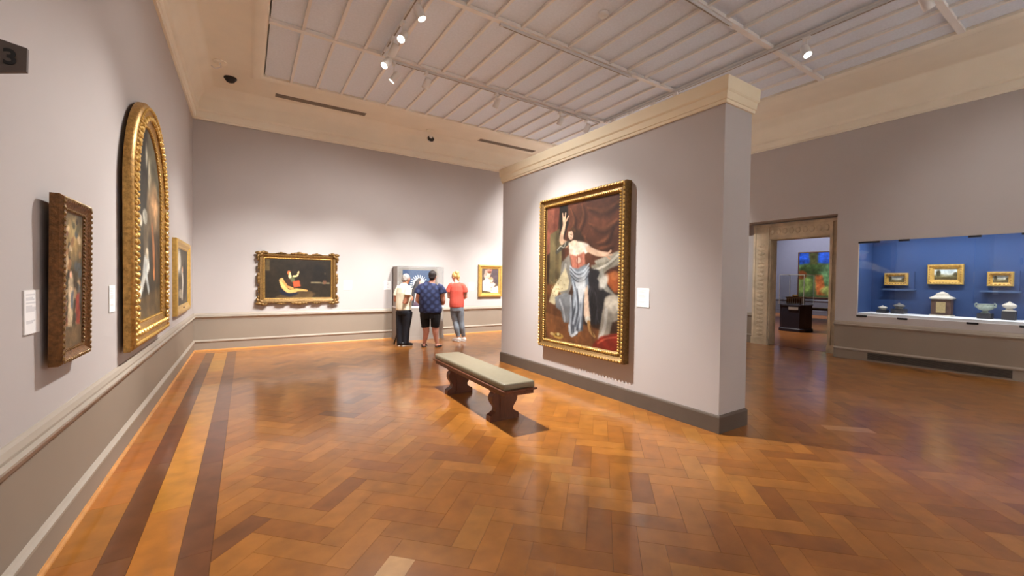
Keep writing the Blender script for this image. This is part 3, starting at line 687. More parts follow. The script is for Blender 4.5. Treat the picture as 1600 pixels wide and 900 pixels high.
for yy in (-.6, .53):
    b = MB().prism(outl, yy-.045, yy+.045); lg = b.build('trestle_leg', BENCHW, bench)
    MB().box(-.055, .055, yy-.052, yy+.052, .03, .325).build('leg_panel', BENCHW, lg)
MB().box(-.02, .02, -.56, .49, .28, .325).build('stretcher', BENCHW, bench)

# ================================================================== DISPLAY CASE ON BACK WALL
CX0, CX1, CY = 2.97, 4.085, 9.44
case = empty('display_case', ((CX0+CX1)/2, (CY+YB)/2, 0), 0, 'tall grey display case with blue back panel against the far wall', 'display case')
def rel(b, o): b.v = [(x-o.location.x, y-o.location.y, z-o.location.z) for x, y, z in b.v]; return b
rel(MB().box(CX0, CX1, CY, YB-.04, .07, .76), case).build('pedestal', CASEG, case)
rel(MB().box(CX0-.012, CX1+.012, CY-.012, YB-.04, 0, .075), case).build('plinth', CASEG, case)
rel(MB().box(CX0-.01, CX1+.01, CY-.01, YB-.04, .755, .79), case).build('ledge', WHITEP, case)
rel(MB().box(CX0, CX1, YB-.09, YB-.04, .79, 1.72), case).build('back_panel', CASEG, case)
rel(MB().box(3.2, 3.93, YB-.1, YB-.088, .84, 1.66), case).build('blue_panel', BLUEN, case)
rel(MB().box(CX0, CX0+.035, CY+.12, YB-.04, .79, 1.73), case).build('side_panel', CASEG, case)
rel(MB().box(CX0, CX1, CY, YB-.04, 1.73, 1.738), case).build('glass_top', GLASS, case)
for (x0, x1, y0, y1) in ((CX0, CX1, CY, CY+.006), (CX1-.006, CX1, CY+.006, YB-.05), (CX0, CX0+.006, CY+.006, CY+.12)):
    rel(MB().box(x0, x1, y0, y1, .79, 1.73), case).build('glass_pane', GLASS, case)
# figure with a rayed halo inside the case
saint = empty('saint_figure', (3.545, YB-.28, .79), 0, 'small robed devotional figure with white rayed halo inside the display case', 'figurine')
VEIL = mat('dark_veil', (52, 44, 48), .7, var=.1); ROBE = mat('plum_robe', (96, 66, 84), .7, var=.2, scale=30)
b = MB().tube([(0, 0, .02), (0, 0, .2), (0, 0, .36), (0, 0, .44)], [(.2, .1), (.17, .09), (.12, .075), (.05, .05)], 16); b.build('robe', ROBE, saint, smooth=True)
b = MB().tube([(-.16, .03, .02), (-.14, .03, .25), (-.09, .02, .42), (-.03, .03, .56), (.02, .03, .64)], [(.05, .09), (.06, .09), (.06, .08), (.06, .08), (.04, .06)], 12); b.build('veil', VEIL, saint, smooth=True)
b = MB().ell((.03, -.03, .53), (.062, .05, .085), None, 14, 10); b.ell((.03, -.08, .525), (.01, .014, .016)); b.build('face', SKIN2, saint, smooth=True)
b = MB().ell((.02, -.1, .28), (.04, .03, .03), None, 10, 8); b.build('hands', SKIN2, saint, smooth=True)
b = MB().tube([(-.13, -.05, .05), (-.11, -.06, .25), (-.05, -.06, .44)], .018, 8); b.build('white_sash', WHITEP, saint, smooth=True)
n = 40; b = MB().rings([[(r*math.cos(2*math.pi*i/n)+.02, y, .53+r*math.sin(2*math.pi*i/n)) for i in range(n)] for r, y in ((.1, .06), (.155, .05), (.16, .055), (.155, .065), (.1, .07))], cap=False); hl = b.build('halo', WHITEP, saint, smooth=True)
for k in range(22):
    a = 2*math.pi*k/22
    MB().ell((.02+.195*math.cos(a), .06, .53+.195*math.sin(a)), (.03, .008, .011), Matrix.Rotation(-a, 3, 'Y')).build('halo_ray', WHITEP, hl)

# ================================================================== RIGHT WALL SHOWCASE
show = st(empty('window_1', (XR, (SY0+SY1)/2, SZ0)), 'long glazed wall showcase lined in blue with a white floor')
def srel(b): return rel(b, show)
srel(MB().box(SXB, SXB+.03, SY0, SY1, SZ0, SZ1+.14)).build('blue_lining', BLUE, show)
srel(MB().box(XR+.025, SXB, SY1-.01, SY1, SZ0, SZ1+.14).box(XR+.025, SXB, SY0, SY0+.01, SZ0, SZ1+.14)).build('side_lining', BLUE, show)
srel(MB().box(XR+.02, SXB, SY0, SY1, SZ0-.03, SZ0+.05)).build('white_floor', WHITEP, show)
srel(MB().box(XR+.025, SXB, SY0, SY1, SZ1+.13, SZ1+.14)).build('top_lining', BLUE, show)
srel(MB().box(XR+.004, XR+.014, SY1-.012, SY1, SZ0, SZ1)).build('edge_strip', WHITEP, show)
for y0, y1 in ((SY0, -.68), (-.675, .195), (.2, 1.585), (1.59, SY1-.012)):
    srel(MB().box(XR+.004, XR+.012, y0, y1, SZ0+.012, SZ1-.012)).build('glass_pane', GLASS, show)
for y0, y1, z in ((2.78, 3.1, SZ1-.02), (2.37, 2.52, SZ1-.02), (1.517, 1.664, SZ1-.02), (1.0, 1.11, SZ1-.02), (2.94, 3.1, SZ0-.01), (2.368, 2.506, SZ0-.015), (1.519, 1.652, SZ0-.015), (.98, 1.1, SZ0-.015)):
    o = srel(MB().box(XR-.018, XR+.002, y0, y1, z-.014, z+.02)).build('glass_clip', BLACK, show); bevel(o, .004, 1)
# LED strip lamp along the head of the showcase
LEDM = emat('led_strip', (250, 252, 255), 1.2)
srel(MB().box(XR+.04, XR+.08, SY0+.05, SY1-.05, SZ1+.11, SZ1+.128)).build('led_strip', LEDM, show)
for y in (2.5, 1.75, .9, -.2):
    ld = bpy.data.lights.new('showcase_lamp', 'AREA'); ld.shape = 'RECTANGLE'; ld.size = .03; ld.size_y = .6; ld.energy = 9; ld.color = (.95, .97, 1)
    lo = bpy.data.objects.new('showcase_lamp', ld); COL.objects.link(lo); lo.parent = show
    lo.location = (.07, y-show.location.y, SZ1+.1-SZ0); lo.rotation_euler = (0, math.radians(-10), 0)
def land(nx, ny, seed):
    r = random.Random(seed); P = Paint(nx, ny, (196, 200, 190)); P.poly([(0, 0), (1, 0), (1, .35), (0, .4)], (176, 188, 190), soft=4)
    P.poly([(0, .55), (.3, .5), (.6, .58), (1, .48), (1, 1), (0, 1)], (110, 104, 70), soft=2); P.poly([(0, .75), (1, .72), (1, 1), (0, 1)], (76, 66, 40), soft=2)
    P.blob(.1+r.random()*.1, .4, .1, .3, (60, 58, 38), soft=.6); P.blob(.92, .5, .1, .2, (70, 64, 42), soft=.6); P.blob(.5, .64, .2, .05, (150, 146, 120), .7); return P.mottle(.12, 7, seed)
def small_pic(yc, zc, w_, h_, fw, label, seed, shelf, x=SXB):
    r = hang('framed_landscape', (x, yc, zc), PF, label, 'small landscapes in the showcase')
    frame_rails(r, w_, h_, [(0, 0), (0, .06), (.012, .075), (.03, .07), (fw-.02, .03), (fw, .025), (fw+.004, 0)], GOLDB)
    bd = MB(); orn_rect(bd, w_, h_, .03, .04, (.016, .008, .01), .07); bd.build('carved_beading', GOLD, r, kind='stuff')
    canvas(land(30, 16, seed), w_-2*fw+.01, h_-2*fw+.01, -.02, r)
small_pic(2.70, 1.555, .345, .235, .06, 'small landscape in gilt frame, leftmost in the blue showcase', 21, 1, SXB-.05)
small_pic(2.045, 1.645, .46, .36, .085, 'larger landscape in broad gilt frame above the wooden shrine in the showcase', 22, 0)
small_pic(1.39, 1.565, .29, .24, .06, 'small landscape in gilt frame above the urns at the right of the showcase', 23, 1, SXB-.05)
for yc, w_, lb in ((2.66, .46, 'narrow dark ledge under the leftmost landscape'), (1.39, .44, 'narrow dark ledge under the right landscape')):
    r = empty('display_ledge', (SXB, yc, 1.34), PF, lb, 'ledge', 'ledges in the showcase')
    MB().box(-w_/2, w_/2, -.1, 0, 0, .03).build('board', BLUEN, r)
    MB().box(-w_/2+.06, w_/2-.02, -.05, 0, .03, .36).build('mount_panel', BLUE, r)
# wooden shrine
SZF = SZ0+.05
r = empty('wooden_shrine', (SXB-.12, 2.055, SZF), PF, 'brown wooden shrine with stepped pale roof in the middle of the showcase', 'shrine')
MB().box(-.125, .125, -.09, .09, .02, .3).build('body', DKWOOD, r); MB().box(-.145, .145, -.105, .105, 0, .022).build('foot', CERAM, r)
MB().box(-.06, .06, -.096, -.088, .06, .25).build('front_panel', mat('shrine_panel', (168, 148, 104), .5, var=.2, scale=40), r)
MB().rings([[(sx*a, sy*a*.75, z) for sx, sy in ((-1, -1), (1, -1), (1, 1), (-1, 1))] for a, z in ((.13, .3), (.15, .312), (.15, .325), (.09, .36), (.09, .37), (.07, .385), (.075, .395), (.02, .43), (.01, .435))]).build('roof', CERAM, r)
# vessels on blocks
def vessel(yc, xo, blk, prof, m, label, name='lidded_urn', handles=0, blkh=.1):
    z = SZF
    bo = MB().box(-blk, blk, -blk*.8, blk*.8, 0, blkh).build('display_block', DKBLOCK); bo.location = (SXB-xo, yc, z)
    tag(bo, 'dark square display block under the '+label[0], 'block', 'display blocks in the showcase')
    r = empty(name, (SXB-xo, yc, z+blkh), PF, label[1], 'vessel', 'vessels in the showcase')
    kk = len(prof)//2+1 if not handles else len(prof)
    MB().lathe(prof[:kk] if not handles else prof, 20).build('bowl', m, r, smooth=True)
    if not handles: MB().lathe(prof[kk-1:], 20).build('lid', m, r, smooth=True)
    for s in ((-1, 1) if handles else ()):
        MB().tube([(s*.075, 0, .09), (s*.115, 0, .11), (s*.12, 0, .15), (s*.1, 0, .17)], .009, 8).build('handle', m, r, smooth=True)
vessel(1.53, .18, .1, [(.05, 0), (.055, .015), (.03, .03), (.035, .045), (.085, .07), (.105, .1), (.105, .125), (.09, .14), (.1, .155), (.095, .16), (.075, .13), (.02, .08)], CELADON, ('green footed bowl', 'green two-handled footed bowl on a dark block in the showcase'), 'footed_bowl', 1, .085)
vessel(1.27, .18, .09, [(.075, 0), (.075, .012), (.04, .025), (.035, .04), (.07, .06), (.08, .085), (.078, .09), (.085, .095), (.05, .125), (.02, .14), (.018, .152), (.004, .16)], CERAM, ('pale lidded urn', 'pale lidded urn on a dark block at the right of the showcase'), blkh=.14)
vessel(2.62, .18, .115, [(.05, 0), (.06, .01), (.05, .02), (.07, .04), (.09, .055), (.09, .06), (.06, .085), (.02, .1), (.015, .11), (.003, .118)], PEWTER, ('pewter lidded dish', 'pewter lidded dish on a dark block left of the wooden shrine'), 'lidded_dish', 0, .09)
vessel(2.86, .18, .09, [(.05, 0), (.055, .008), (.05, .015), (.065, .03), (.075, .04), (.075, .044), (.05, .06), (.02, .07), (.012, .078), (.003, .084)], CERAM, ('small white lidded dish', 'small white lidded dish on a low block at the far left of the showcase'), 'lidded_dish', 0, .06)
# grille in the baseboard under the showcase
gr = st(empty('trim_7', (XR-.017, 2.03, .03)), 'long dark ventilation grille in the baseboard under the showcase')
gb = MB().box(-.004, 0, -.88, .88, 0, .125).build('grille_back', BLACK, gr)
for k in range(7): MB().box(-.012, -.003, -.88, .88, .006+k*.0175, .014+k*.0175).build('grille_slat', GRILLE, gb)

# ================================================================== NEXT ROOM THINGS
ped = empty('glass_topped_pedestal', (14.15, 5.92, 0), 0, 'dark slate pedestal with glass hood seen through the doorway', 'pedestal')
oct_ = lambda a, c, z: [(-a, -a+c, z), (-a+c, -a, z), (a-c, -a, z), (a, -a+c, z), (a, a-c, z), (a-c, a, z), (-a+c, a, z), (-a, a-c, z)]
MB().rings([oct_(.36, .1, 0), oct_(.36, .1, .08), oct_(.34, .1, .1), oct_(.34, .1, .78)]).build('body', NAVYB, ped)
MB().rings([oct_(.35, .1, .78), oct_(.35, .1, .81)]).build('deck', LILACD, ped)
MB().box(-.352, -.338, -.2, .06, .66, .74).build('text_plate', WHITE, ped)
for x0, x1, y0, y1 in ((-.33, -.32, -.33, .33), (.32, .33, -.33, .33), (-.32, .32, -.33, -.32), (-.32, .32, .32, .33)):
    MB().box(x0, x1, y0, y1, .81, 1.70).build('glass_pane', GLASS, ped)
MB().box(-.33, .33, -.33, .33, 1.70, 1.71).build('glass_top', GLASS, ped)
for sx in (-1, 1):
    for sy in (-1, 1): MB().box(sx*.33-.006, sx*.33+.006, sy*.33-.006, sy*.33+.006, .81, 1.71).build('glass_edge', WHITEP, ped)
    MB().box(sx*.33-.006, sx*.33+.006, -.33, .33, 1.705, 1.717).build('glass_edge', WHITEP, ped); MB().box(-.33, .33, sx*.33-.006, sx*.33+.006, 1.705, 1.717).build('glass_edge', WHITEP, ped)
r = empty('ornate_casket', (14.1, 5.92, .81), 0, 'ornate metal casket under the glass hood in the next room', 'casket')
MB().box(-.12, .12, -.2, .2, .02, .2).build('body', CERAM, r); MB().box(-.14, .14, -.22, .22, .2, .23).build('lid', GOLDM, r)
b = MB()
for y in np.linspace(-.18, .18, 7): b.ell((-.125, y, .11), (.02, .02, .08))
b.build('arcade', GOLDD, r, smooth=True); MB().ell((0, 0, .26), (.08, .1, .04)).build('lid_knob', GOLDM, r, smooth=True)
for y in (-.17, .17): MB().ell((-.08, y, .015), (.03, .03, .02)).build('foot', GOLDD, r)
fp = hang('framed_painting', (XF, 8.55, 1.85), PF, 'large bright landscape with blue sky seen through the doorway')
frame_rails(fp, 1.9, 2.14, [(0, 0), (0, .05), (.03, .06), (.05, .04), (.052, 0)], DKWOOD)
fp.location.y = 8.2
P = Paint(60, 66, (70, 92, 62)); P.poly([(0, 0), (1, 0), (1, .3), (.6, .26), (.4, .22), (0, .26)], (28, 70, 176), soft=3); P.poly([(.22, 0), (.42, 0), (.4, .5), (.24, .5)], (62, 66, 36), soft=3); P.blob(.3, .38, .3, .12, (46, 64, 34)); P.blob(.75, .5, .3, .25, (84, 122, 86)); P.poly([(.36, .5), (.52, .5), (.62, .95), (.4, .95)], (150, 84, 48), soft=3); P.blob(.12, .72, .2, .2, (124, 150, 84)); P.blob(.06, .5, .12, .1, (120, 66, 36)); P.blob(.8, .85, .3, .12, (150, 166, 96)); P.mottle(.3, 9, 12)
canvas(P, 1.8, 2.04, -.03, fp)
nb = empty('low_bench', (19.6, 7.35, 0), 0, 'dark low bench in the next room beside the stone jamb', 'bench')
MB().box(-.3, .3, -.5, .85, .38, .46).build('seat', DKWOOD, nb)
for y in (-.42, .75): MB().box(-.25, .25, y-.05, y+.05, 0, .38).build('leg', DKWOOD, nb)

# ================================================================== CEILING FITTINGS
def track(name, x0, x1, y0, y1, label, wide=.036):
    r = empty(name, ((x0+x1)/2, (y0+y1)/2, ZCE-.012), 0, label, 'light track', 'ceiling light tracks')
    dx, dy = (x1-x0)/2, (y1-y0)/2
    if dx > dy: MB().box(-dx, dx, -wide/2, wide/2, -.035, 0).build('rail', GREYM, r); MB().box(-dx+.05, dx-.05, -.008, .008, -.037, -.034).build('slot', DARKVENT, r)
    else: MB().box(-wide/2, wide/2, -dy, dy, -.035, 0).build('rail', GREYM, r); MB().box(-.008, .008, -dy+.05, dy-.05, -.037, -.034).build('slot', DARKVENT, r)
track('light_track', 1.78, 1.83, -1.5, 6.7, 'light track running away from the viewer on the left of the ceiling')
track('light_track', 1.98, 6.62, 6.76, 6.80, 'light track across the ceiling before the far wall')
track('light_track', 2.95, 5.58, 4.95, 4.99, 'light track across the middle of the ceiling')
track('light_track', 3.6, 5.6, 3.21, 3.25, 'light track across the ceiling above the near end of the partition')
track('light_track', 6.68, 6.74, -1.5, 6.7, 'long light track running away from the viewer right of the partition', .06)
LENS = emat('lamp_lens_lit', (255, 250, 240), 14)
LENSD = mat('lamp_lens_dark', (120, 118, 114), .3, var=.05)
def head(x, y, z, target, label, power=1.0, cone=62, lit=True, rad=.05, spill=0, blend=1.0):
    r = empty('track_spotlight', (x, y, ZCE-.047), 0, label, 'spotlight', 'track spotlights')
    lz = z-(ZCE-.047); d = (Vector(target)-Vector((x, y, z))).normalized()
    MB().box(-.02, .02, -.05, .05, -.04, 0).build('adapter', WHITE, r)
    MB().tube([(0, 0, -.02), (0, 0, lz+.03)], .009, 8).build('stem', WHITE, r)
    c = Vector((0, 0, lz))
    q = d.to_track_quat('Z', 'Y').to_matrix()
    b = MB().lathe([(.03, -.12), (.048, -.11), (.055, -.09), (.055, .06), (.05, .06), (.047, .02)], 20); b.v = [tuple(q @ Vector(v)+c) for v in b.v]; hs = b.build('lamp_housing', WHITE, r, smooth=True)
    b = MB().lathe([(.046, .035), (.046, .04)], 20); b.v = [tuple(q @ Vector(v)+c) for v in b.v]; b.build('lens', LENS if lit else LENSD, hs)
    ld = bpy.data.lights.new('spot', 'SPOT'); ld.energy = SPOT_W*power; ld.color = SPOT_COL; ld.spot_size = math.radians(cone); ld.spot_blend = blend; ld.shadow_soft_size = rad
    lo = bpy.data.objects.new('spot', ld); COL.objects.link(lo); lo.parent = r
    lo.location = c+d*.09; lo.rotation_euler = d.to_track_quat('-Z', 'Y').to_euler()
    if spill:        # the wide soft field around the reflector beam
        l2 = bpy.data.lights.new('spot_field', 'SPOT'); l2.energy = SPOT_W*spill; l2.color = SPOT_COL; l2.spot_size = math.radians(105); l2.spot_blend = 1; l2.shadow_soft_size = rad
        lo2 = bpy.data.objects.new('spot_field', l2); COL.objects.link(lo2); lo2.parent = r; lo2.location = lo.location; lo2.rotation_euler = lo.rotation_euler
    return r
head(1.83, 5.03, 4.74, (3.55, 4.05, .0), 'lit track spotlight at upper left, nearest the viewer of the visible row', 3.1, 64, rad=.03, spill=.5)
head(1.80, 5.64, 4.74, (XL, 3.2, .4), 'lit track spotlight, second in the visible row of the left track', 1.35, 54, spill=.12)
head(1.80, 6.42, 4.72, (XL, 5.3, .9), 'lit track spotlight third in the left row, turned to the arched painting', 1.1, 50, spill=.12)
head(2.03, 6.78, 4.70, (XL, 8.3, .8), 'lowest lit track spotlight where the two tracks meet', .9, 52, spill=.1)
head(2.58, 6.78, 4.74, (1.5, YB, .15), 'white track spotlight aimed at the dark figure painting, first on the far track', 2.0, 52, spill=.35)
head(3.96, 6.78, 4.74, (3.2, YB, .1), 'white track spotlight aimed at the blue-backed case, second on the far track', 1.9, 50, spill=.25)
head(5.50, 6.78, 4.74, (4.7, YB, .1), 'white track spotlight third on the far track', 1.6, 50, spill=.15)
head(6.25, 6.78, 4.74, (6.0, YB, .1), 'white track spotlight at the right end of the far track', 1.2, 50, spill=.1)
head(6.71, 2.76, 4.74, (5.6, .6, .0), 'lit glaring track spotlight on the track right of the partition', .35, 70)
head(6.71, 1.52, 4.74, (XR, .6, 1.4), 'white track spotlight at the upper right edge beside a beam', .2, 90)
head(6.71, 4.9, 4.74, (XP2, 4.75, 1.6), 'track spotlight hidden above the partition, aimed at its rear face', .6, 50)
for k, (x, y, tg, pw, lb) in enumerate((
        (1.80, 2.6, (XL, 1.0, .9), .2, 'aimed at the near left wall'), (1.80, .9, (XL, -1.2, 1.3), .8, 'aimed at the left wall behind the viewer'),
        (1.80, -.4, (1.6, YN, 2.0), 1.2, 'aimed at the left half of the near wall'), (1.80, -1.2, (4.0, YN, 2.4), 1.2, 'aimed at the middle of the near wall'),
        (6.71, -.4, (6.6, YN, 2.0), 1.2, 'on the right track aimed at the near wall'), (6.71, -1.2, (8.6, YN, 2.4), 1.2, 'on the right track aimed at the near corner'),
        (6.71, .2, (XR, -1.8, 1.6), .8, 'on the right track aimed at the right wall'), (1.80, 1.6, (1.0, 2.9, 0), .08, 'aimed at the floor'))):
    head(x, y, 4.74, tg, 'added spotlight out of view '+lb, pw, 80)  # unseen heads added so their bounce lifts the ceiling and upper walls
for x, y, tg, pw, lb in ((6.71, 6.45, (7.7, YB, 2.0), 2.6, 'the far wall right of the partition'), (6.71, 5.95, (9.3, YB, 2.2), 2.4, 'the far right corner'),
                         (6.71, 5.4, (XR, 7.8, 2.0), 2.2, 'the wall beyond the doorway')):
    head(x, y, 4.74, tg, 'added spotlight hidden by the partition aimed at '+lb, pw, 80)  # heads added out of sight to bounce light up to the ceiling
head(1.80, 6.08, 4.74, (.0, YB, .2), 'added white spotlight on the left track to brighten the far wall', 1.7, 50, spill=.2)  # extra head added to brighten the left part of the far wall
# next room lamps
def downlight(x, y, tgt, p):
    r = empty('ceiling_downlight', (x, y, 5.0), 0, 'round ceiling downlight in the next room at %s' % ('the pedestal' if x < 17 else 'the far painting'), 'downlight', 'downlights in the next room')
    MB().lathe([(.08, -.03), (.1, -.03), (.1, 0), (.08, 0)], 16).build('trim_ring', WHITE, r); MB().lathe([(.075, -.012), (.075, -.008)], 16).build('lens', LENS, r)
    ld = bpy.data.lights.new('spot', 'SPOT'); ld.energy = p; ld.color = (1, .93, .85); ld.spot_size = math.radians(90); ld.spot_blend = .9; ld.shadow_soft_size = .06
    lo = bpy.data.objects.new('spot', ld); COL.objects.link(lo); lo.parent = r; lo.location = (0, 0, -.06)
    lo.rotation_euler = (Vector(tgt)-Vector((x, y, 4.94))).to_track_quat('-Z', 'Y').to_euler()
downlight(13.2, 6.6, (14.2, 5.9, .6), 500); downlight(18.6, 8.2, (XF, 8.3, 1.9), 900)
# vents
for x0, x1, lb in ((.49, 2.2, 'long dark slot vent in the ceiling above the dark figure painting'), (5.0, 6.72, 'long dark slot vent in the ceiling near the partition')):
    r = tag(empty('ceiling_vent', ((x0+x1)/2, 9.4, ZCE+.012), 0), lb, 'vent', 'slot vents in the ceiling')
    dx = (x1-x0)/2
    vp = MB().box(-dx, dx, -.085, .085, -.006, 0).build('vent_plate', DARKVENT, r)
    for k in range(4): MB().box(-dx+.02, dx-.02, -.06+k*.035, -.05+k*.035, -.012, -.006).build('vent_slat', DARKVENT, vp)
# dome camera, small camera, sprinkler, detector
r = empty('dome_camera', (-.23, 9.07, ZCE+.012), 0, 'black dome camera on the ceiling above the left corner', 'camera')
MB().lathe([(.1, 0), (.1, -.02), (.085, -.025)], 20).build('collar', BLACK, r, smooth=True); MB().ell((0, 0, -.03), (.082, .082, .06), None, 16, 10).build('dome', BLACK, r, smooth=True)
r = empty('ceiling_speaker', (-.36, 8.5, ZCE+.012), 0, 'small cream ceiling bracket beside the black dome camera', 'bracket')
MB().lathe([(.1, 0), (.1, -.012), (.07, -.02), (.02, -.02)], 18).build('plate', CREAM, r, smooth=True); MB().tube([(0, 0, -.02), (.02, 0, -.08), (-.06, .02, -.12), (-.11, .0, -.1)], .012, 8).build('arm', RIBM, r, smooth=True)
r = empty('small_camera', (3.72, 9.5, ZCE+.012), 0, 'small white camera with black ring lens hanging from the ceiling before the far wall', 'camera')
MB().lathe([(.09, 0), (.09, -.015), (.04, -.02)], 16).build('plate', CREAM, r); MB().tube([(0, 0, -.015), (0, 0, -.14)], .012, 8).build('stem', CREAM, r)
MB().ell((0, 0, -.2), (.07, .07, .075), None, 14, 10).build('body', WHITE, r, smooth=True)
b = MB().lathe([(.045, 0), (.08, .0), (.08, .02), (.045, .02)], 20); rx = Matrix.Rotation(math.radians(65), 3, 'X'); b.v = [tuple(rx @ Vector(v)+Vector((0, -.05, -.22))) for v in b.v]; b.build('lens_ring', BLACK, r)
r = empty('smoke_detector', (4.03, 4.08, ZCE+.036), 0, 'small round white detector on a ceiling panel', 'detector')
MB().lathe([(.07, 0), (.07, -.03), (.05, -.05), (.02, -.052)], 18).build('body', WHITE, r, smooth=True); MB().lathe([(.022, -.052), (.022, -.06)], 12).build('sensor', WHITE, r)

# ================================================================== NUMBER SIGN
sg = empty('number_sign', (XL, 2.3, 2.2), 0, 'dark grey bracket sign with a black number 3 at upper left', 'sign')
SIGNM = mat('sign_grey', (84, 72, 66), .5, var=.06)
MB().prism([(.0, -.045), (.163, .002), (.165, .089), (0, .122)], -.008, .008).build('plate', SIGNM, sg)
MB().box(0, .012, -.03, .03, -.06, .14).build('wall_bracket', SIGNM, sg)
cu = bpy.data.curves.new('num', 'FONT'); cu.body = '3'; cu.size = .078; cu.extrude = .001; cu.offset = .0022; cu.align_x = 'CENTER'
to = bpy.data.objects.new('num', cu); COL.objects.link(to); bpy.context.view_layer.update()
me = bpy.data.meshes.new_from_object(to.evaluated_get(bpy.context.evaluated_depsgraph_get())); bpy.data.objects.remove(to)
o = bpy.data.objects.new('number', me); COL.objects.link(o); me.materials.append(BLACK); o.parent = sg; o.location = (.122, -.0095, .018); o.rotation_euler = (math.pi/2, 0, 0)

# ================================================================== PEOPLE
def remesh(b, name, m, parent, vox=.008, smooth=4, label=None, fold=0, fs=7):
    o = b.build(name+'_src', m); o.data.materials.clear()
    md = o.modifiers.new('r', 'REMESH'); md.mode = 'VOXEL'; md.voxel_size = vox
    ms = o.modifiers.new('s', 'SMOOTH'); ms.iterations = smooth; ms.factor = .5
    bpy.context.view_layer.update()
    me = bpy.data.meshes.new_from_object(o.evaluated_get(bpy.context.evaluated_depsgraph_get()))
    bpy.data.objects.remove(o)
    if fold:
        nrm = [v.normal.copy() for v in me.vertices]
        for v, n in zip(me.vertices, nrm):
            p = v.co; v.co = p+n*fold*noise.noise(Vector((p.x*fs, p.y*fs, p.z*fs*.45)))
    me.materials.clear(); me.materials.append(m); me.name = name
    me.polygons.foreach_set('use_smooth', [True]*len(me.polygons))
    q = bpy.data.objects.new(name, me); COL.objects.link(q); q.parent = parent
    if label: q['label'] = label
    return q
def hand(b, wrist, d, pn, s):
    """wrist, direction of fingers, palm normal, thumb side s"""
    w_ = Vector(wrist); d = Vector(d).normalized(); pn = Vector(pn); pn = (pn-d*pn.dot(d)).normalized(); sd = d.cross(pn)*s
    b.tube([w_-d*.02, w_+d*.03, w_+d*.085], [(.028, .02), (.038, .015), (.04, .013)], 10, ref=sd)
    for k, ln in enumerate((.066, .076, .07, .055)):
        r0 = w_+d*.08+sd*(.029-.0195*k); c1 = (d*.85+pn*.5).normalized(); c2 = (d*.45+pn*.9).normalized()
        b.tube([r0, r0+d*ln*.4, r0+d*ln*.4+c1*ln*.35, r0+d*ln*.4+c1*ln*.35+c2*ln*.28], [.0095, .009, .0085, .0075], 8)
    t0 = w_+d*.025+sd*.032
    b.tube([t0, t0+(d*.5+sd*.8)*.035, t0+(d*.5+sd*.8)*.035+(d*.9+pn*.4)*.03], [.013, .011, .009], 8)
def headmesh(b, c, fwd, up=(0, 0, 1), k=1.0):
    c = Vector(c); f = Vector(fwd).normalized(); u = Vector(up); u = (u-f*u.dot(f)).normalized(); r = f.cross(u)
    R3 = Matrix((r, f, u)).transposed()
    b.ell(c+u*.012, (.074*k, .094*k, .10*k), R3, 18, 14); b.ell(c+f*.028-u*.05, (.056*k, .062*k, .066*k), R3, 14, 10)
    b.ell(c+f*.092*k-u*.018, (.012, .022, .022), R3, 10, 8); b.ell(c+f*.082*k-u*.055, (.024, .012, .009), R3, 10, 6)
    b.ell(c+f*.06-u*.1*k, (.026, .022, .018), R3, 10, 8)
    for s in (-1, 1): b.ell(c+r*s*.077*k-u*.012-f*.005, (.01, .02, .032), R3, 10, 8)
    return R3
EYEM = mat('eye_dark', (30, 22, 18), .2, var=.02); LIPM = mat('lips', (170, 92, 84), .5, var=.03)
def face(root, c, R3, k=1.0):
    c = Vector(c)
    for s in (-1, 1): MB().ell(c+R3 @ Vector((s*.032*k, .083*k, .006)), (.011, .008, .007), R3, 10, 8).build('eye', EYEM, root, smooth=True)
    MB().ell(c+R3 @ Vector((0, .09*k, -.056)), (.022, .008, .006), R3, 10, 6).build('mouth', LIPM, root, smooth=True)
def person(x, y, label):
    r = empty('person', (x, y, 0), -YAW, label, 'person', 'visitors before the display case'); return r
SHOEB = mat('black_leather', (24, 22, 22), .5, var=.1); SOLE = mat('pale_sole', (196, 186, 172), .6, var=.05)

# --- visitor in pale yellow polo with a cane
p1 = person(2.851, 8.70, 'grey-haired person in pale yellow shirt and black trousers leaning on a cane')
SH1 = mat('pale_yellow_cotton', (244, 238, 212), .8, var=.04, scale=12, bump=.1, bscale=60); TR1 = mat('black_trousers', (22, 24, 34), .85, var=.15, scale=20)
f1 = Vector((.57, .82, 0)); hc = (.03, .07, 1.435)
b = MB(); R3 = headmesh(b, hc, (.5, .8, -.35), k=.97)
b.tube([(.0, .0, 1.2), (.01, .02, 1.31), (.025, .05, 1.38)], [.06, .055, .055], 12)
b.tube([(0, 0, .78), (0, 0, .95), (0, 0, 1.12), (0, .0, 1.24), (0, .0, 1.31)], [(.16, .12), (.15, .12), (.165, .12), (.15, .1), (.07, .06)], 16, ref=(.82, -.57, 0))
b.tube([(.13, -.1, 1.26), (.115, -.17, 1.08), (.06, -.19, .945), (.11, -.06, .94), (.14, .08, .99)], [.05, .045, .042, .036, .027], 12); hand(b, (.14, .09, .995), (.1, .9, .2), (-.8, .2, 0), 1)
b.tube([(-.13, .1, 1.26), (-.18, .07, 1.1), (-.205, .07, .985), (-.14, .18, .93), (-.06, .28, .88)], [.05, .045, .042, .036, .027], 12); hand(b, (-.055, .29, .875), (.4, .6, -.5), (.6, -.5, -.4), -1)
for s, hx, kx, ax in ((-1, -.075, -.075, -.075), (1, .085, .06, .02)):
    b.tube([(hx, .03 if s < 0 else -.03, .8), (kx, .02, .45), (ax, .0, .08)], [.085, .062, .042], 12); b.tube([(ax, 0, .06), (ax+.1, .08, .035)], [(.035, .035), (.04, .025)], 10)
remesh(b, 'body', SKIN1, p1, .0075); face(p1, hc, R3, .97)
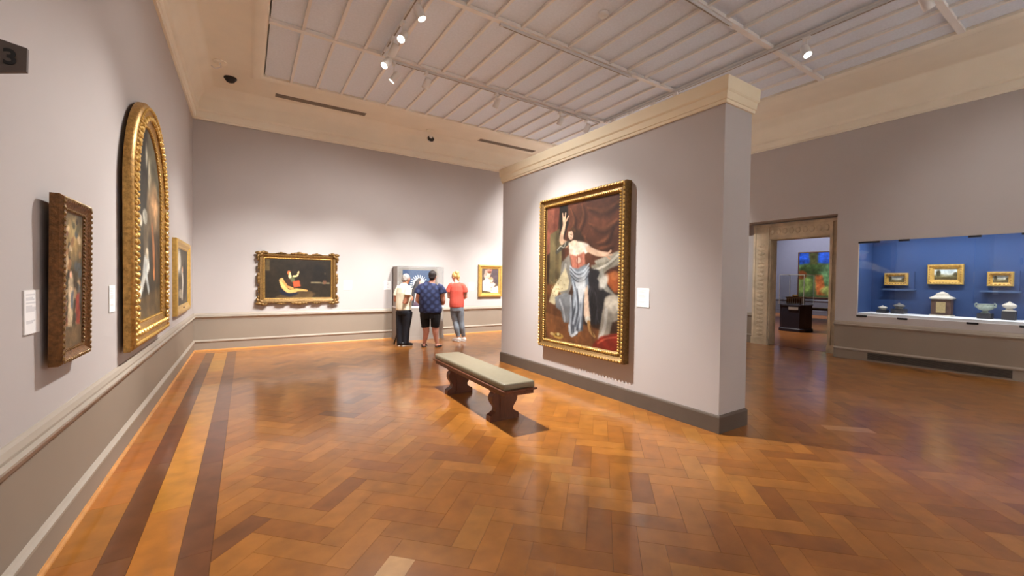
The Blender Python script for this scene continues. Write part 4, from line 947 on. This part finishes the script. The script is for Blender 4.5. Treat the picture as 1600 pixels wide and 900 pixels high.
b = MB().tube([(.0, 0, .775), (.0, 0, .85), (0, 0, 1.0), (0, 0, 1.14), (0, 0, 1.25), (0, .01, 1.31), (.005, .02, 1.335)], [(.19, .145), (.185, .145), (.18, .14), (.185, .14), (.165, .12), (.1, .08), (.065, .06)], 20, ref=(.82, -.57, 0), rounded=False)
b.tube([(.11, -.08, 1.28), (.135, -.13, 1.19), (.125, -.165, 1.09)], [.065, .072, .076], 14, rounded=False); b.tube([(-.11, .09, 1.28), (-.165, .09, 1.17), (-.185, .08, 1.07)], [.065, .07, .07], 14, rounded=False)
remesh(b, 'shirt', SH1, p1, .009, 5, fold=.016, fs=6)
b = MB().tube([(0, 0, .83), (0, 0, .74), (0, 0, .68)], [(.175, .135), (.18, .14), (.165, .125)], 18, ref=(.82, -.57, 0), rounded=False)
b.tube([(-.08, .03, .74), (-.08, .03, .45), (-.075, .0, .05)], [.105, .09, .075], 14, rounded=False); b.tube([(.085, -.03, .74), (.06, -.01, .45), (.03, .0, .05)], [.105, .09, .076], 14, rounded=False)
remesh(b, 'trousers', TR1, p1, .009, 4, fold=.014, fs=5)
HR1 = mat('grey_hair', (150, 142, 136), .7, var=.35, scale=40, bump=.4, bscale=120)
b = MB().ell(Vector(hc)+R3 @ Vector((0, -.022, .022)), (.082, .09, .095), R3, 16, 12); b.ell(Vector(hc)+R3 @ Vector((0, -.05, -.03)), (.072, .05, .05), R3, 14, 10); remesh(b, 'hair', HR1, p1, .008, 3, fold=.006, fs=30)
for ax, ay in ((-.07, 0), (.02, -.02)):
    b = MB().tube([(ax-.03, ay-.03, .055), (ax+.06, ay+.03, .05), (ax+.135, ay+.09, .035)], [(.04, .045), (.045, .042), (.04, .028)], 12); sh = remesh(b, 'shoe', SHOEB, p1, .008, 3)
    b = MB().tube([(ax-.04, ay-.035, .012), (ax+.06, ay+.03, .012), (ax+.14, ay+.09, .012)], [(.042, .012), (.048, .012), (.04, .012)], 12); b.build('shoe_sole', SOLE, sh, smooth=True)
cane = tag(MB().tube([(-.26, .2, .008), (-.15, .245, .46), (-.045, .31, .88), (-.03, .33, .92), (.02, .37, .93), (.05, .39, .9)], [.014, .012, .012, .013, .014, .013], 10).build('walking_cane', mat('cane_dark', (44, 34, 30), .5, var=.1), smooth=True), 'thin dark walking cane held by the grey-haired person', 'cane')
cane.location = p1.location; cane.rotation_euler = (0, 0, -YAW)

# --- visitor in navy patterned top and black shorts
p2 = person(3.294, 8.30, 'person with short dark hair in navy patterned top and black shorts')
def navymat():
    m = mat('navy_print', (42, 50, 92), .8, var=.12, scale=14); nt = m.node_tree; N = nt.nodes; L = nt.links
    tc = N.new('ShaderNodeTexCoord'); mp = N.new('ShaderNodeMapping'); mp.inputs['Rotation'].default_value = (0, math.radians(45), 0); mp.inputs['Scale'].default_value = (9, .01, 9)
    ck = N.new('ShaderNodeTexVoronoi'); ck.inputs['Scale'].default_value = 1.0; ck.inputs['Randomness'].default_value = .15
    L.new(tc.outputs['Object'], mp.inputs[0]); L.new(mp.outputs[0], ck.inputs['Vector'])
    rp = N.new('ShaderNodeValToRGB'); rp.color_ramp.elements[0].position = .2; rp.color_ramp.elements[0].color = rgba((62, 74, 118)); rp.color_ramp.elements[1].position = .48; rp.color_ramp.elements[1].color = rgba((32, 38, 72))
    L.new(ck.outputs['Distance'], rp.inputs[0]); L.new(rp.outputs[0], N['Principled BSDF'].inputs['Base Color']); return m
NAVY = navymat(); BLKS = mat('black_shorts', (14, 13, 15), .85, var=.1)
hc = (.035, .03, 1.505); b = MB(); R3 = headmesh(b, hc, (.1, 1, -.25))
b.tube([(.02, 0, 1.26), (.025, .01, 1.36), (.033, .02, 1.43)], [.07, .062, .06], 12)
b.tube([(0, 0, .8), (0, 0, .95), (0, 0, 1.1), (0, 0, 1.25), (.01, 0, 1.345)], [(.21, .15), (.2, .15), (.2, .14), (.19, .12), (.08, .07)], 16)
for s in (-1, 1):
    b.tube([(s*.18, 0, 1.265), (s*.245, -.01, 1.13), (s*.27, .0, 1.0), (s*.24, .12, .93), (s*.16, .22, .93)], [.066, .06, .054, .047, .032], 12); hand(b, (s*.15, .23, .93), (-s*.6, .7, .05), (-s*.2, -.3, -.8), s)
for s, kx, cx, ax in ((-1, -.105, -.08, -.125), (1, .105, .112, .142)):
    b.tube([(s*.1, 0, .8), (kx, 0, .5), (cx, -.01, .33), ((cx+ax)/2, 0, .2), (ax, 0, .09)], [.11, .082, .066, .052, .035], 14)
    b.tube([(ax, -.03, .045), (ax+s*.02, .06, .045), (ax+s*.045, .15, .03)], [(.035, .035), (.042, .03), (.045, .02)], 10)
remesh(b, 'body', SKIN3, p2, .0075); face(p2, hc, R3)
b = MB().tube([(0, 0, .735), (0, 0, .8), (0, 0, .95), (0, 0, 1.1), (0, 0, 1.22), (.0, 0, 1.3), (.01, 0, 1.345), (.02, .0, 1.37)], [(.235, .19), (.245, .2), (.235, .19), (.23, .175), (.225, .15), (.195, .12), (.145, .09), (.11, .075)], 22, rounded=False)
for s in (-1, 1): b.tube([(s*.15, 0, 1.275), (s*.195, 0, 1.265), (s*.235, -.005, 1.21), (s*.262, -.01, 1.135)], [.085, .088, .088, .09], 14, rounded=False)
remesh(b, 'top', NAVY, p2, .009, 5, fold=.016, fs=5)
b = MB().tube([(0, 0, .84), (0, 0, .74), (0, 0, .62)], [(.22, .17), (.225, .185), (.205, .165)], 18, rounded=False)
for s in (-1, 1): b.tube([(s*.115, 0, .7), (s*.108, 0, .55), (s*.098, 0, .425)], [(.11, .14), (.1, .125), (.088, .1)], 14, rounded=False)
remesh(b, 'shorts', BLKS, p2, .009, 3, fold=.008, fs=6)
HR2 = mat('dark_hair', (36, 26, 24), .6, var=.3, scale=40, bump=.4, bscale=120)
b = MB().ell(Vector(hc)+R3 @ Vector((0, -.02, .025)), (.086, .098, .1), R3, 16, 12); b.ell(Vector(hc)+R3 @ Vector((0, -.055, -.035)), (.07, .045, .06), R3, 14, 10); remesh(b, 'hair', HR2, p2, .008, 3, fold=.008, fs=30)
for s, ax in ((-1, -.125), (1, .142)):
    b = MB().tube([(ax, -.045, .012), (ax+s*.02, .06, .012), (ax+s*.048, .175, .012)], [(.042, .013), (.05, .013), (.05, .013)], 12); b.tube([(ax-s*.05+.0, .05, .03), (ax+s*.01, .05, .082), (ax+s*.07, .06, .03)], .012, 8); b.tube([(ax-.04, -.0, .04), (ax, -.045, .075), (ax+.04, .0, .04)], .011, 8)
    b.build('sandal', SHOEB, p2, smooth=True)

# --- visitor in red T-shirt and grey jeans
p3 = person(4.173, 8.76, 'blonde person in red T-shirt, grey jeans and white sneakers looking down to the left')
RED = mat('red_cotton', (206, 84, 68), .85, var=.05, scale=14, bump=.1, bscale=60); JEAN = mat('grey_denim', (122, 128, 136), .9, var=.2, scale=10, bump=.15, bscale=150)
hc = (-.1, .06, 1.5); b = MB(); R3 = headmesh(b, hc, (-.62, .6, -.5), k=.95)
b.tube([(-.05, 0, 1.25), (-.06, .015, 1.37), (-.08, .035, 1.43)], [.055, .048, .046], 12)
b.tube([(-.045, 0, .82), (-.045, 0, 1.0), (-.05, 0, 1.18), (-.05, 0, 1.28), (-.05, 0, 1.345)], [(.14, .1), (.125, .095), (.15, .1), (.15, .085), (.07, .06)], 16)
b.tube([(-.19, 0, 1.295), (-.235, -.01, 1.15), (-.235, .02, 1.03), (-.18, .13, 1.0), (-.11, .2, 1.04)], [.045, .042, .038, .033, .024], 12); hand(b, (-.105, .205, 1.045), (.7, .5, .2), (.1, -.5, -.6), -1)
b.tube([(.09, 0, 1.295), (.15, -.01, 1.15), (.165, .02, 1.04), (.1, .15, 1.0), (.02, .21, 1.03)], [.045, .042, .038, .033, .024], 12); hand(b, (.015, .215, 1.035), (-.7, .5, .1), (0, -.5, -.6), 1)
for hx, kx, ax, ay in ((-.11, -.085, .0, .0), (.01, .055, .115, .05)):
    b.tube([(hx, 0, .82), (kx, .02, .46), (ax, ay, .09)], [.08, .055, .035], 12); b.tube([(ax, ay-.02, .05), (ax-.08, ay+.09, .035)], [(.032, .032), (.036, .024)], 10)
remesh(b, 'body', SKIN2, p3, .0075); face(p3, hc, R3, .95)
b = MB().tube([(-.045, 0, .795), (-.045, 0, .88), (-.047, 0, 1.03), (-.05, 0, 1.18), (-.05, 0, 1.28), (-.05, 0, 1.34), (-.055, .0, 1.37)], [(.165, .125), (.168, .13), (.158, .12), (.172, .12), (.17, .1), (.12, .08), (.07, .062)], 20, rounded=False)
b.tube([(-.15, 0, 1.305), (-.195, 0, 1.295), (-.228, -.005, 1.23), (-.245, -.01, 1.14)], [.068, .066, .066, .068], 14, rounded=False); b.tube([(.05, 0, 1.305), (.095, 0, 1.295), (.135, -.005, 1.23), (.155, -.01, 1.14)], [.068, .066, .066, .068], 14, rounded=False)
remesh(b, 't_shirt', RED, p3, .009, 5, fold=.016, fs=6)
b = MB().tube([(-.045, 0, .87), (-.045, 0, .78), (-.045, .0, .71)], [(.15, .11), (.16, .125), (.15, .12)], 18, rounded=False)
for hx, kx, ax, ay in ((-.115, -.085, .0, .0), (.025, .055, .113, .05)):
    b.tube([(hx, 0, .78), ((hx+kx)/2, .01, .62), (kx, .02, .46), ((kx+ax)/2, ay/2-.012, .3), (ax, ay, .115)], [.092, .085, .066, .064, .05], 14, rounded=False)
remesh(b, 'jeans', JEAN, p3, .008, 3, fold=.01, fs=9)
HR3 = mat('blonde_hair', (206, 164, 100), .5, var=.3, scale=40, bump=.4, bscale=120)
b = MB().ell(Vector(hc)+R3 @ Vector((0, -.025, .022)), (.082, .092, .095), R3, 16, 12); b.ell(Vector(hc)+R3 @ Vector((0.0, -.11, .055)), (.05, .045, .05), R3, 12, 10); b.tube([Vector(hc)+Vector((.06, -.05, .06)), Vector(hc)+Vector((.09, -.06, 0)), Vector(hc)+Vector((.085, -.05, -.09))], [.04, .035, .016], 10)
remesh(b, 'hair', HR3, p3, .008, 2, fold=.01, fs=28)
SNK = mat('white_sneaker', (226, 220, 214), .6, var=.06)
for ax, ay in ((.0, .0), (.115, .05)):
    b = MB().tube([(ax+.03, ay-.04, .05), (ax-.05, ay+.03, .048), (ax-.13, ay+.1, .035)], [(.038, .048), (.045, .042), (.04, .028)], 12); sh = remesh(b, 'sneaker', SNK, p3, .008, 3)
    b = MB().tube([(ax+.04, ay-.05, .012), (ax-.05, ay+.03, .012), (ax-.14, ay+.11, .012)], [(.04, .012), (.047, .012), (.04, .012)], 12); b.build('sneaker_sole', WHITEP, sh, smooth=True)
